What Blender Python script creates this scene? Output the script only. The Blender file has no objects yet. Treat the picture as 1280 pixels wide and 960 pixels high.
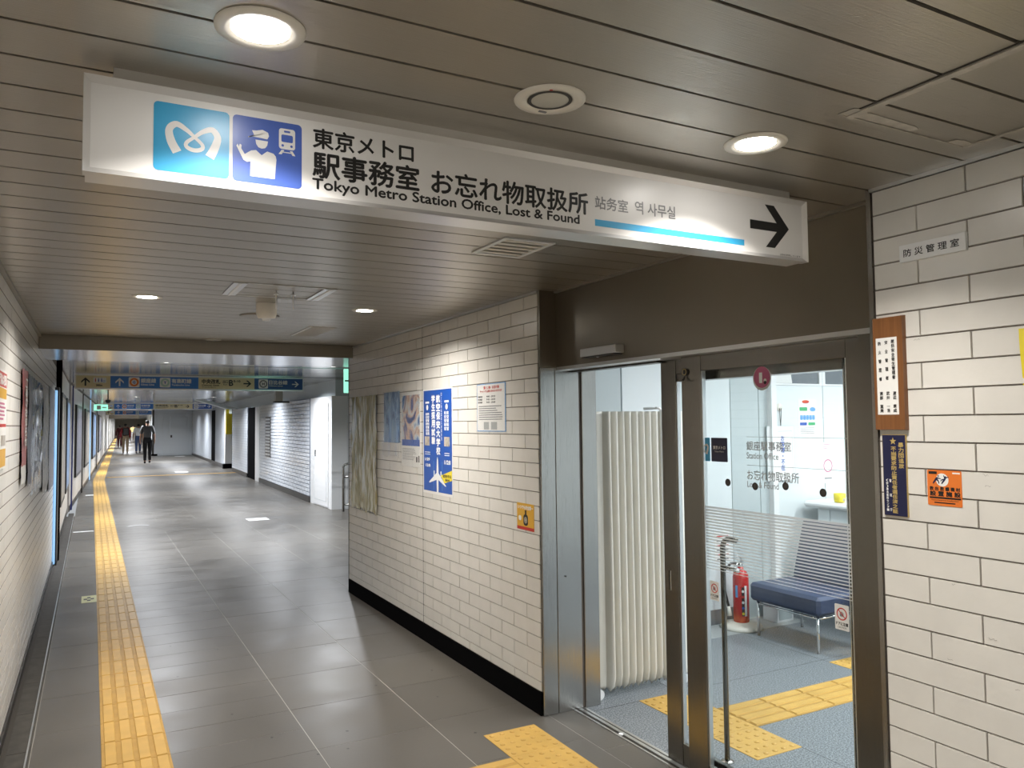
import bpy, math, random
from mathutils import Vector, Matrix, Euler
random.seed(4)
SC = bpy.context.scene
COL = SC.collection
# ------------------------------------------------------------------ camera
EYE = 1.6
YAW, PITCH, ROLL, FPX = 0.49587753, 0.04854387, -0.01043066, 971.67
def cam_axes():
    cy, sy, cp, sp = math.cos(YAW), math.sin(YAW), math.cos(PITCH), math.sin(PITCH)
    f = Vector((sy*cp, cy*cp, sp)); r = Vector((cy, -sy, 0)); u = r.cross(f)
    cr, sr = math.cos(ROLL), math.sin(ROLL)
    return r*cr+u*sr, u*cr-r*sr, f
RX, UX, FX = cam_axes()
cd = bpy.data.cameras.new('camera'); cam = bpy.data.objects.new('camera', cd); COL.objects.link(cam)
cd.sensor_width = 36; cd.lens = FPX/1280*36; cd.clip_start = 0.02; cd.clip_end = 300
cam.matrix_world = Matrix(((RX.x, UX.x, -FX.x, 0), (RX.y, UX.y, -FX.y, 0), (RX.z, UX.z, -FX.z, EYE), (0, 0, 0, 1)))
SC.camera = cam
# ------------------------------------------------------------------ world, exposure
w = bpy.data.worlds.new('world'); SC.world = w; w.use_nodes = True
w.node_tree.nodes['Background'].inputs[0].default_value = (0.9, 0.95, 1, 1)
w.node_tree.nodes['Background'].inputs[1].default_value = 0.3
SC.view_settings.view_transform = 'Standard'; SC.view_settings.look = 'None'
SC.view_settings.gamma = 1; SC.view_settings.use_curve_mapping = False
SC.view_settings.exposure = 0.75
SC.cycles.max_bounces = 8; SC.cycles.transparent_max_bounces = 16
SC.cycles.caustics_reflective = False; SC.cycles.caustics_refractive = False
SC.cycles.sample_clamp_indirect = 3.0
WARM = (1.0, 0.945, 0.87); COOL = (0.96, 0.98, 1.0); FARC = (0.92, 0.95, 1.0)
P_BACK = 38.0
P_NEAR, P_MID, P_FAR, P_ROOM = 7.0, 14.0, 46.0, 26.0
def area(loc, power, color, size=0.11, shape='DISK', size_y=None, spread=170, rot=(0, 0, 0)):
    l = bpy.data.lights.new('lamp_light', 'AREA'); l.energy = power; l.color = color; l.shape = shape; l.size = size
    if size_y: l.size_y = size_y
    l.spread = math.radians(spread)
    o = bpy.data.objects.new('lamp_light', l); o.location = loc; o.rotation_euler = rot; COL.objects.link(o); return o
# room inside the office: three long fluorescent panels (fixtures are built with the room)
ROOM_LAMPS = [(4.3, 2.9), (3.5, 1.2), (5.9, 3.2), (5.7, 1.2)]
for x, y in ROOM_LAMPS:
    area((x, y, 2.455), P_ROOM, COOL, 0.3, 'RECTANGLE', 1.1)

for y_ in (-1.3, -3.8): area((.9, y_, 2.312), P_BACK, WARM, 1.15, 'RECTANGLE', .28)  # unseen fill lamps added behind the viewer for flat frontal light
# ------------------------------------------------------------------ layout helpers: where a sight line meets a plane of the place
def ray(px, py):
    return RX*((px-640)/FPX) - UX*((py-480)/FPX) + FX
def onx(px, py, X): d = ray(px, py); t = X/d.x; return (d.y*t, EYE+d.z*t)
def ony(px, py, Y): d = ray(px, py); t = Y/d.y; return (d.x*t, EYE+d.z*t)
def onz(px, py, Z=0.0): d = ray(px, py); t = (Z-EYE)/d.z; return (d.x*t, d.y*t)

# ------------------------------------------------------------------ materials
def nodes(name):
    m = bpy.data.materials.new(name); m.use_nodes = True
    nt = m.node_tree; return m, nt, nt.nodes['Principled BSDF']
def N(nt, t, **k):
    n = nt.nodes.new(t)
    for a, b in k.items(): setattr(n, a, b)
    return n
def rgb(c): return (c[0], c[1], c[2], 1)
def mat(name, col, rough=0.5, metal=0.0, var=0.0, vscale=6, objvar=0.0, bump=0.0, bscale=40, stretch=(1, 1, 1), spec=0.5, coat=0.0, rvar=0.0):
    m, nt, b = nodes(name); L = nt.links.new
    b.inputs['Roughness'].default_value = rough; b.inputs['Metallic'].default_value = metal
    b.inputs['Specular IOR Level'].default_value = spec
    b.inputs['Base Color'].default_value = rgb(col)
    if coat: b.inputs['Coat Weight'].default_value = coat; b.inputs['Coat Roughness'].default_value = 0.08
    src = None
    geo = N(nt, 'ShaderNodeNewGeometry')
    if var or rvar:
        n = N(nt, 'ShaderNodeTexNoise'); n.inputs['Scale'].default_value = vscale; n.inputs['Detail'].default_value = 5
        L(geo.outputs['Position'], n.inputs['Vector'])
        r = N(nt, 'ShaderNodeMapRange'); r.inputs[1].default_value = 0.3; r.inputs[2].default_value = 0.7
        r.inputs[3].default_value = 1-var; r.inputs[4].default_value = 1+var*0.4
        L(n.outputs['Fac'], r.inputs[0]); src = r.outputs[0]
        if rvar:
            r2 = N(nt, 'ShaderNodeMapRange'); r2.inputs[1].default_value = 0.3; r2.inputs[2].default_value = 0.7
            r2.inputs[3].default_value = rough-rvar; r2.inputs[4].default_value = rough+rvar
            L(n.outputs['Fac'], r2.inputs[0]); L(r2.outputs[0], b.inputs['Roughness'])
    if objvar:
        oi = N(nt, 'ShaderNodeObjectInfo'); r = N(nt, 'ShaderNodeMapRange')
        r.inputs[3].default_value = 1-objvar; r.inputs[4].default_value = 1.0
        L(oi.outputs['Random'], r.inputs[0])
        if src:
            mu = N(nt, 'ShaderNodeMath', operation='MULTIPLY'); L(src, mu.inputs[0]); L(r.outputs[0], mu.inputs[1]); src = mu.outputs[0]
        else: src = r.outputs[0]
    if src and (var or objvar):
        v = N(nt, 'ShaderNodeVectorMath', operation='SCALE'); v.inputs[0].default_value = col; L(src, v.inputs['Scale'])
        L(v.outputs[0], b.inputs['Base Color'])
    if bump:
        mp = N(nt, 'ShaderNodeMapping'); mp.inputs['Scale'].default_value = stretch
        L(geo.outputs['Position'], mp.inputs[0])
        n = N(nt, 'ShaderNodeTexNoise'); n.inputs['Scale'].default_value = bscale; n.inputs['Detail'].default_value = 2
        L(mp.outputs[0], n.inputs['Vector'])
        bu = N(nt, 'ShaderNodeBump'); bu.inputs['Strength'].default_value = bump; bu.inputs['Distance'].default_value = 0.002
        L(n.outputs['Fac'], bu.inputs['Height']); L(bu.outputs[0], b.inputs['Normal'])
    return m
def emit(name, col, s):
    m, nt, b = nodes(name); b.inputs['Base Color'].default_value = rgb(col)
    b.inputs['Emission Color'].default_value = rgb(col); b.inputs['Emission Strength'].default_value = s; return m
def glass(name, tint=(1, 1, 1), refl=1.0, milk=0.0):
    m = bpy.data.materials.new(name); m.use_nodes = True; nt = m.node_tree; nt.nodes.clear(); L = nt.links.new
    t = N(nt, 'ShaderNodeBsdfTransparent'); t.inputs[0].default_value = rgb(tint)
    g = N(nt, 'ShaderNodeBsdfGlossy'); g.inputs['Roughness'].default_value = 0.01
    ge = N(nt, 'ShaderNodeNewGeometry'); dt = N(nt, 'ShaderNodeVectorMath', operation='DOT_PRODUCT')
    L(ge.outputs['Incoming'], dt.inputs[0]); L(ge.outputs['Normal'], dt.inputs[1])
    ab = N(nt, 'ShaderNodeMath', operation='ABSOLUTE'); L(dt.outputs['Value'], ab.inputs[0])
    om = N(nt, 'ShaderNodeMath', operation='SUBTRACT'); om.inputs[0].default_value = 1; L(ab.outputs[0], om.inputs[1])
    pw = N(nt, 'ShaderNodeMath', operation='POWER'); pw.inputs[1].default_value = 5; L(om.outputs[0], pw.inputs[0])
    mu = N(nt, 'ShaderNodeMath', operation='MULTIPLY_ADD'); mu.inputs[1].default_value = .96*refl; mu.inputs[2].default_value = .04*refl; L(pw.outputs[0], mu.inputs[0])
    mx = N(nt, 'ShaderNodeMixShader'); L(mu.outputs[0], mx.inputs[0]); L(t.outputs[0], mx.inputs[1]); L(g.outputs[0], mx.inputs[2])
    out = N(nt, 'ShaderNodeOutputMaterial'); last = mx
    if milk:
        d = N(nt, 'ShaderNodeBsdfDiffuse'); d.inputs[0].default_value = (.9, .93, .95, 1)
        m2 = N(nt, 'ShaderNodeMixShader'); m2.inputs[0].default_value = milk; L(mx.outputs[0], m2.inputs[1]); L(d.outputs[0], m2.inputs[2]); last = m2
    L(last.outputs[0], out.inputs[0]); return m
def speckle(name, c1, c2, scale, rough):
    m, nt, b = nodes(name); L = nt.links.new
    geo = N(nt, 'ShaderNodeNewGeometry'); n = N(nt, 'ShaderNodeTexNoise'); n.inputs['Scale'].default_value = scale
    n.inputs['Detail'].default_value = 2; L(geo.outputs['Position'], n.inputs['Vector'])
    r = N(nt, 'ShaderNodeValToRGB'); r.color_ramp.elements[0].position = .42; r.color_ramp.elements[1].position = .6
    r.color_ramp.elements[0].color = rgb(c1); r.color_ramp.elements[1].color = rgb(c2)
    L(n.outputs['Fac'], r.inputs[0]); L(r.outputs[0], b.inputs['Base Color']); b.inputs['Roughness'].default_value = rough
    return m
def art(name, cols, scale, stretch=(1, 1, 1), rough=0.3, dist=1.5):
    m, nt, b = nodes(name); L = nt.links.new
    geo = N(nt, 'ShaderNodeNewGeometry'); mp = N(nt, 'ShaderNodeMapping'); mp.inputs['Scale'].default_value = stretch
    L(geo.outputs['Position'], mp.inputs[0]); n = N(nt, 'ShaderNodeTexNoise'); n.inputs['Scale'].default_value = scale
    n.inputs['Detail'].default_value = 4; n.inputs['Distortion'].default_value = dist; L(mp.outputs[0], n.inputs['Vector'])
    r = N(nt, 'ShaderNodeValToRGB'); e = r.color_ramp.elements
    e[0].position = .3; e[1].position = .72; e[0].color = rgb(cols[0]); e[1].color = rgb(cols[-1])
    for i, c in enumerate(cols[1:-1]):
        x = e.new(.3+.42*(i+1)/(len(cols)-1)); x.color = rgb(c)
    L(n.outputs['Fac'], r.inputs[0]); L(r.outputs[0], b.inputs['Base Color']); b.inputs['Roughness'].default_value = rough
    return m
M = {}
M['tile'] = mat('tile_glaze', (.75, .73, .685), .28, var=.05, vscale=9, objvar=.05, bump=.25, bscale=60)
M['grout'] = mat('grout', (.20, .175, .155), .85)
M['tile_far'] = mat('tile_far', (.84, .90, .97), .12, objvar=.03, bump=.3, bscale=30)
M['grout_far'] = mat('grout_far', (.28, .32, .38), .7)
M['slat'] = mat('ceiling_slat', (.455, .422, .365), .30, .75, var=.05, vscale=3, objvar=.04, bump=.5, bscale=1, stretch=(6, 500, 1))
M['dark_gap'] = mat('dark_gap', (.05, .043, .035), .8)
M['beam'] = mat('beam_metal', (.30, .27, .225), .34, .6, var=.04, bump=.3, bscale=1, stretch=(6, 300, 300))
M['soffit'] = mat('mirror_ceiling', (.55, .55, .565), .17, .9, var=.05, vscale=2, bump=.15, bscale=1, stretch=(60, 3, 3))
M['floor'] = mat('floor_tile', (.120, .109, .094), .36, var=.16, vscale=2.2, objvar=.08, bump=.15, bscale=70, rvar=.06)
M['joint'] = mat('floor_joint', (.50, .48, .44), .8)
M['gutter'] = mat('gutter_stone', (.07, .064, .055), .85, var=.3, vscale=14)
M['black'] = mat('black_skirting', (.004, .004, .0045), .9, spec=.02)
M['steel'] = mat('brushed_steel', (.39, .38, .36), .2, 1, var=.03, vscale=5, bump=.35, bscale=1, stretch=(400, 400, 5))
M['steel_dark'] = mat('bronze_steel', (.25, .225, .185), .30, 1, var=.04, vscale=3, bump=.25, bscale=1, stretch=(300, 300, 5))
M['steel_mid'] = mat('dull_steel', (.21, .20, .178), .22, 1, var=.04, vscale=5, bump=.3, bscale=1, stretch=(400, 400, 5))
M['chrome'] = mat('chrome', (.75, .75, .75), .1, 1)
M['alu'] = mat('aluminium', (.72, .73, .73), .3, .9)
M['dkmetal'] = mat('dark_metal', (.06, .055, .05), .35, .8)
M['signframe'] = mat('sign_frame', (.72, .71, .70), .28, .55)
M['acryl'] = mat('white_acrylic', (.84, .83, .82), .32, spec=.4)
M['white'] = mat('white_paint', (.84, .85, .85), .4)
M['plastic'] = mat('cream_plastic', (.78, .74, .66), .4)
M['beige'] = mat('beige_panel', (.46, .42, .34), .5)
M['paper'] = mat('white_paper', (.82, .82, .80), .5)
M['ink'] = mat('black_print', (.012, .012, .013), .35)
M['grey_ink'] = mat('grey_print', (.22, .22, .23), .4)
M['etch'] = mat('etched_grey', (.40, .42, .43), .5)
M['tape'] = mat('masking_tape', (.52, .48, .42), .45, var=.25, vscale=30)
M['marker'] = mat('pale_yellow_marker', (.70, .70, .38), .4); M['scuff'] = mat('pencil_scuff', (.30, .28, .26), .7)
M['cyan'] = mat('cyan_print', (.05, .40, .72), .3)
M['indigo'] = mat('indigo_print', (.075, .14, .50), .3)
M['yellow'] = mat('tactile_yellow', (.66, .40, .095), .5, var=.12, vscale=8, objvar=.06)
M['plate'] = mat('tactile_plate', (.52, .305, .065), .55, var=.15, vscale=9, objvar=.06)
M['curtain'] = mat('curtain_vinyl', (.80, .785, .71), .5, var=.04)
M['panel'] = mat('office_panel', (.74, .79, .80), .35)
M['panelg'] = mat('office_panel_grey', (.50, .56, .57), .4)
M['doorgrey'] = mat('door_grey', (.78, .82, .85), .4)
M['blind'] = mat('grey_window', (.16, .18, .20), .25)
M['vinyl'] = speckle('vinyl_floor', (.10, .115, .13), (.34, .365, .38), 130, .38)
M['vinyl2'] = mat('pale_floor_band', (.42, .44, .44), .4)
M['skirt_grey'] = mat('grey_skirting', (.16, .17, .18), .5)
M['leather'] = mat('navy_leather', (.035, .055, .115), .42, bump=.2, bscale=200)
M['red'] = mat('red_enamel', (.50, .02, .02), .22)
M['redp'] = mat('red_print', (.55, .04, .03), .4)
M['orange'] = mat('orange_print', (.75, .19, .03), .4)
M['gold'] = mat('gold_print', (.45, .33, .12), .35)
M['navy'] = mat('navy_print', (.012, .014, .055), .35)
M['blue'] = mat('blue_print', (.012, .085, .42), .3)
M['dkblue'] = mat('dark_blue_print', (.02, .03, .14), .3)
M['yel'] = mat('yellow_print', (.80, .66, .04), .4)
M['yel2'] = mat('amber_print', (.72, .40, .04), .4)
M['pink'] = mat('pink_print', (.55, .13, .26), .4)
M['lblue'] = mat('light_blue_print', (.12, .35, .70), .4)
M['green'] = mat('green_print', (.05, .40, .15), .4)
M['salmon'] = mat('faded_red_print', (.45, .14, .13), .4)
M['rubber'] = mat('black_rubber', (.015, .015, .015), .5)
m_, nt_, b_ = nodes('varnished_wood'); L_ = nt_.links.new
g_ = N(nt_, 'ShaderNodeNewGeometry'); mp_ = N(nt_, 'ShaderNodeMapping'); mp_.inputs['Scale'].default_value = (60, 60, 3)
n_ = N(nt_, 'ShaderNodeTexNoise'); n_.inputs['Scale'].default_value = 1.3; n_.inputs['Distortion'].default_value = 1
r_ = N(nt_, 'ShaderNodeValToRGB'); r_.color_ramp.elements[0].color = (.13, .05, .018, 1); r_.color_ramp.elements[1].color = (.27, .115, .04, 1)
L_(g_.outputs['Position'], mp_.inputs[0]); L_(mp_.outputs[0], n_.inputs['Vector']); L_(n_.outputs['Fac'], r_.inputs[0]); L_(r_.outputs[0], b_.inputs['Base Color'])
b_.inputs['Roughness'].default_value = .3; M['wood'] = m_
M['glass'] = glass('door_glass', (.97, .985, .985), .55)
M['film'] = glass('clear_film', (.99, .99, .99), .9, .02)
M['frost'] = glass('frosted_film', (.9, .93, .95), .5, .62)
M['foil'] = art('gold_foil', [(.36, .30, .13), (.70, .68, .55), (.28, .24, .10), (.50, .46, .30), (.80, .84, .86), (.40, .46, .55)], 2.2, (1, 6, .8), .16, .5)  # bright and dark streaks put the shine of crinkles into the foil colour
M['foil'].node_tree.nodes['Principled BSDF'].inputs['Metallic'].default_value = .2
M['art1'] = art('painted_art', [(.03, .09, .30), (.10, .24, .50), (.55, .62, .66), (.62, .42, .30), (.08, .12, .32), (.03, .06, .2)], 4.5)
M['art2'] = art('blue_art', [(.05, .09, .22), (.12, .22, .42), (.25, .40, .60), (.35, .45, .55)], 4, (1, 3, 1))
M['art3'] = art('grey_art', [(.08, .08, .09), (.25, .23, .22), (.10, .12, .22), (.38, .36, .34), (.14, .12, .12)], 5, (1, 5, 1.5))
M['art4'] = art('warm_art', [(.30, .24, .18), (.55, .50, .42), (.16, .16, .2)], 6)
M['lamp'] = emit('lamp_lens', (1, .97, .92), 30)
M['lamp_far'] = emit('lamp_lens_far', (1, .98, .95), 12)
M['lampoff'] = mat('unlit_lens', (.55, .53, .46), .2)
M['exit_green'] = emit('exit_green', (.30, .80, .60), .75)
M['lit_white'] = emit('lit_panel_white', (.30, .55, .85), .5)
M['skin'] = mat('skin', (.45, .27, .19), .5)
M['hair'] = mat('hair', (.015, .012, .01), .5)

# ------------------------------------------------------------------ mesh helpers
class F:                                   # a flat frame: a along u, b along v, d out along n
    def __init__(s, o, u, v, n): s.o, s.u, s.v, s.n = Vector(o), Vector(u), Vector(v), Vector(n)
    def __call__(s, a, b, d=0): return s.o + s.u*a + s.v*b + s.n*d
def frame_y(Y): return F((0, Y, 0), (1, 0, 0), (0, 0, 1), (0, -1, 0))       # faces -Y (a = x, b = z)
def frame_x(X): return F((X, 0, 0), (0, -1, 0), (0, 0, 1), (-1, 0, 0))      # faces -X (a = -y)
def frame_l(X): return F((X, 0, 0), (0, 1, 0), (0, 0, 1), (1, 0, 0))        # faces +X (a = y)
def frame_z(Z): return F((0, 0, Z), (1, 0, 0), (0, 1, 0), (0, 0, 1))        # floor
def frame_c(Z): return F((0, 0, Z), (1, 0, 0), (0, 1, 0), (0, 0, -1))       # ceiling
def text_mesh(body, bold=0.0, line=1.0, cache={}):
    k = (body, line)
    if k not in cache:
        c = bpy.data.curves.new('writing', 'FONT'); c.body = body; c.resolution_u = 3; c.space_line = line
        o = bpy.data.objects.new('writing', c); me = bpy.data.meshes.new_from_object(o)
        vs = [v.co.copy() for v in me.vertices]; fs = [tuple(p.vertices) for p in me.polygons]
        bpy.data.objects.remove(o); bpy.data.curves.remove(c); bpy.data.meshes.remove(me)
        x0 = min(v.x for v in vs); x1 = max(v.x for v in vs); y0 = min(v.y for v in vs); y1 = max(v.y for v in vs)
        cache[k] = ([((v.x-x0)/(x1-x0), (v.y-y0)/(y1-y0)) for v in vs], fs, (x1-x0)/(y1-y0))
    return cache[k]
class MB:
    def __init__(s): s.v, s.f, s.m, s.mats, s.sm = [], [], [], [], set()
    def mi(s, m):
        if m is None: m = s.cur
        if m not in s.mats: s.mats.append(m)
        return s.mats.index(m)
    def add(s, vs, fs, m, smooth=False):
        k = len(s.v); i = s.mi(m); s.v += [tuple(v) for v in vs]
        for f in fs:
            if smooth: s.sm.add(len(s.f))
            s.f.append(tuple(j+k for j in f)); s.m.append(i)
        return s
    def box(s, x0, x1, y0, y1, z0, z1, m):
        vs = [(x, y, z) for x in (x0, x1) for y in (y0, y1) for z in (z0, z1)]
        return s.add(vs, [(0, 1, 3, 2), (4, 6, 7, 5), (0, 4, 5, 1), (2, 3, 7, 6), (0, 2, 6, 4), (1, 5, 7, 3)], m)
    def cbox(s, x0, x1, y0, y1, z0, z1, m, c=.004):      # box with chamfered edges
        vs = []; idx = {}
        for i, x in enumerate((x0, x1)):
            for j, y in enumerate((y0, y1)):
                for k, z in enumerate((z0, z1)):
                    sx, sy, sz = (1-2*i)*c, (1-2*j)*c, (1-2*k)*c
                    for a, p in enumerate(((x, y+sy, z+sz), (x+sx, y, z+sz), (x+sx, y+sy, z))):
                        idx[(i, j, k, a)] = len(vs); vs.append(p)
        I = lambda i, j, k, a: idx[(i, j, k, a)]; fs = []
        for i in (0, 1):
            fs.append([I(i, 0, 0, 0), I(i, 1, 0, 0), I(i, 1, 1, 0), I(i, 0, 1, 0)])
            fs.append([I(0, i, 0, 1), I(1, i, 0, 1), I(1, i, 1, 1), I(0, i, 1, 1)])
            fs.append([I(0, 0, i, 2), I(1, 0, i, 2), I(1, 1, i, 2), I(0, 1, i, 2)])
        for i in (0, 1):
            for j in (0, 1):
                fs.append([I(i, j, 0, 0), I(i, j, 0, 1), I(i, j, 1, 1), I(i, j, 1, 0)])
                fs.append([I(i, 0, j, 0), I(i, 0, j, 2), I(i, 1, j, 2), I(i, 1, j, 0)])
                fs.append([I(0, i, j, 1), I(0, i, j, 2), I(1, i, j, 2), I(1, i, j, 1)])
                for k in (0, 1): fs.append([I(i, j, k, 0), I(i, j, k, 1), I(i, j, k, 2)])
        return s.add(vs, fs, m)
    def slab(s, fr, a0, a1, b0, b1, d0, d1, m, c=0):       # box on a frame, front edge chamfered by c
        vs = [fr(a0, b0, d0), fr(a1, b0, d0), fr(a1, b1, d0), fr(a0, b1, d0),
              fr(a0+c, b0+c, d1), fr(a1-c, b0+c, d1), fr(a1-c, b1-c, d1), fr(a0+c, b1-c, d1)]
        return s.add(vs, [(3, 2, 1, 0), (4, 5, 6, 7), (0, 1, 5, 4), (1, 2, 6, 5), (2, 3, 7, 6), (3, 0, 4, 7)], m)
    def poly(s, fr, pts, d, m, th=0):
        n = len(pts); vs = [fr(a, b, d) for a, b in pts]; fs = [tuple(range(n))]
        if th:
            vs += [fr(a, b, d-th) for a, b in pts]; fs.append(tuple(range(2*n-1, n-1, -1)))
            fs += [(i, (i+1) % n, n+(i+1) % n, n+i) for i in range(n)]
        return s.add(vs, fs, m)
    def rrect(s, fr, a0, a1, b0, b1, r, d, m, th=0):
        pts = []
        for cx, cy, t in ((a1-r, b1-r, 0), (a0+r, b1-r, 90), (a0+r, b0+r, 180), (a1-r, b0+r, 270)):
            for k in range(6):
                t2 = math.radians(t+k*18); pts.append((cx+r*math.cos(t2), cy+r*math.sin(t2)))
        return s.poly(fr, pts, d, m, th)
    def disc(s, fr, a, b, r, d, m, th=0, ry=None, n=24):
        return s.poly(fr, [(a+r*math.cos(t*2*math.pi/n), b+(ry or r)*math.sin(t*2*math.pi/n)) for t in range(n)], d, m, th)
    def ring(s, fr, a, b, r0, r1, d, m, n=28):
        vs = []; fs = []
        for t in range(n):
            c, q = math.cos(t*2*math.pi/n), math.sin(t*2*math.pi/n); vs += [fr(a+r0*c, b+r0*q, d), fr(a+r1*c, b+r1*q, d)]
            k = 2*t; l = 2*((t+1) % n); fs.append((k, k+1, l+1, l))
        return s.add(vs, fs, m)
    def stroke(s, fr, pts, wid, d, m):                     # smooth variable-width ribbon through pts
        P = []
        n = len(pts)
        for i in range(n-1):
            p0, p1, p2, p3 = pts[max(i-1, 0)], pts[i], pts[i+1], pts[min(i+2, n-1)]
            w0, w1 = wid[i], wid[i+1]
            for k in range(8):
                t = k/8; q = [0.5*((2*p1[j])+(-p0[j]+p2[j])*t+(2*p0[j]-5*p1[j]+4*p2[j]-p3[j])*t*t+(-p0[j]+3*p1[j]-3*p2[j]+p3[j])*t**3) for j in (0, 1)]
                P.append((q[0], q[1], w0+(w1-w0)*t))
        P.append((pts[-1][0], pts[-1][1], wid[-1]))
        vs = []
        for i, (x, y, ww) in enumerate(P):
            a = P[max(i-1, 0)]; b = P[min(i+1, len(P)-1)]; dx, dy = b[0]-a[0], b[1]-a[1]; l = math.hypot(dx, dy) or 1
            vs += [fr(x-dy/l*ww/2, y+dx/l*ww/2, d+i*1e-6), fr(x+dy/l*ww/2, y-dx/l*ww/2, d+i*1e-6)]
        return s.add(vs, [(2*i, 2*i+1, 2*i+3, 2*i+2) for i in range(len(P)-1)], m)
    def text(s, fr, body, a0, a1, b0, b1, d, m, bold=0.0, line=1.0, keep=False):
        pts, fs, asp = text_mesh(body, line=line)
        W, H = a1-a0, b1-b0
        if keep:                                            # keep letter proportions, fit in the box, centred
            if W/H > asp: x = (W-H*asp)/2; a0 += x; W = H*asp
            else: y = (H-W/asp)/2; b0 += y; H = W/asp
        offs = [(0, 0)] if not bold else [(0, 0), (bold, 0), (-bold, 0), (0, bold), (0, -bold)]
        for i, (ox, oy) in enumerate(offs):
            s.add([fr(a0+p[0]*W+ox, b0+p[1]*H+oy, d+i*2e-6) for p in pts], fs, m)
        return s
    def cyl(s, p0, p1, r, m, n=16, r1=None, caps=True):
        p0, p1 = Vector(p0), Vector(p1); ax = (p1-p0).normalized(); r1 = r if r1 is None else r1
        u = ax.orthogonal().normalized(); v = ax.cross(u); vs = []
        for p, q in ((p0, r), (p1, r1)):
            vs += [p+(u*math.cos(2*math.pi*i/n)+v*math.sin(2*math.pi*i/n))*q for i in range(n)]
        s.add(vs, [(i, (i+1) % n, n+(i+1) % n, n+i) for i in range(n)], m, True)
        if caps: k = s.mi(m); b = len(s.v)-2*n; s.f.append(tuple(range(b+n-1, b-1, -1))); s.m.append(k); s.f.append(tuple(range(b+n, b+2*n))); s.m.append(k)
        return s
    def tube(s, pts, r, m, n=10):
        pts = [Vector(p) for p in pts]; vs = []; u = None
        for i, p in enumerate(pts):
            t = (pts[min(i+1, len(pts)-1)]-pts[max(i-1, 0)]).normalized()
            u = (u-t*u.dot(t)).normalized() if u else t.orthogonal().normalized()
            v = t.cross(u); rr = r[i] if isinstance(r, (list, tuple)) else r
            vs += [p+(u*math.cos(2*math.pi*k/n)+v*math.sin(2*math.pi*k/n))*rr for k in range(n)]
        fs = [(i*n+k, i*n+(k+1) % n, (i+1)*n+(k+1) % n, (i+1)*n+k) for i in range(len(pts)-1) for k in range(n)]
        fs += [tuple(range(n-1, -1, -1)), tuple(range((len(pts)-1)*n, len(pts)*n))]
        return s.add(vs, fs, m, True)
    def lathe(s, c, prof, m, n=24, ax=(0, 0, 1)):           # prof: (radius, height) about an axis through c
        c = Vector(c); ax = Vector(ax).normalized(); u = ax.orthogonal().normalized(); v = ax.cross(u); vs = []
        for r, h in prof: vs += [c+ax*h+(u*math.cos(2*math.pi*k/n)+v*math.sin(2*math.pi*k/n))*r for k in range(n)]
        fs = [(i*n+k, i*n+(k+1) % n, (i+1)*n+(k+1) % n, (i+1)*n+k) for i in range(len(prof)-1) for k in range(n)]
        return s.add(vs, fs, m, True)
    def done(s, name, parent=None, kind=None, label=None):
        org = Vector(parent.get('org', (0, 0, 0))) if parent else Vector()
        me = bpy.data.meshes.new(name); me.from_pydata([tuple(Vector(v)-org) for v in s.v], [], s.f)
        for m in s.mats: me.materials.append(M[m] if isinstance(m, str) else m)
        me.polygons.foreach_set('material_index', s.m)
        me.polygons.foreach_set('use_smooth', [i in s.sm for i in range(len(s.f))])
        me.update(); o = bpy.data.objects.new(name, me); COL.objects.link(o)
        if parent: o.parent = parent; o['org'] = tuple(org)
        if kind: o['kind'] = kind
        if label: o['label'] = label
        return o
def tag(o, label, cat, group=None, kind=None):
    o['label'] = label; o['category'] = cat
    if group: o['group'] = group
    if kind: o['kind'] = kind
    return o
def thing(name, label, cat, loc=(0, 0, 0), group=None, kind=None):
    o = bpy.data.objects.new(name, None); o.location = loc; o['org'] = tuple(loc); o.empty_display_size = .1; COL.objects.link(o)
    return tag(o, label, cat, group, kind)
def share(name, me, parent, loc, rot=None):
    o = bpy.data.objects.new(name, me); o.parent = parent; o.location = Vector(loc)-Vector(parent.get('org', (0, 0, 0)))
    if rot: o.rotation_euler = rot
    COL.objects.link(o); return o

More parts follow.
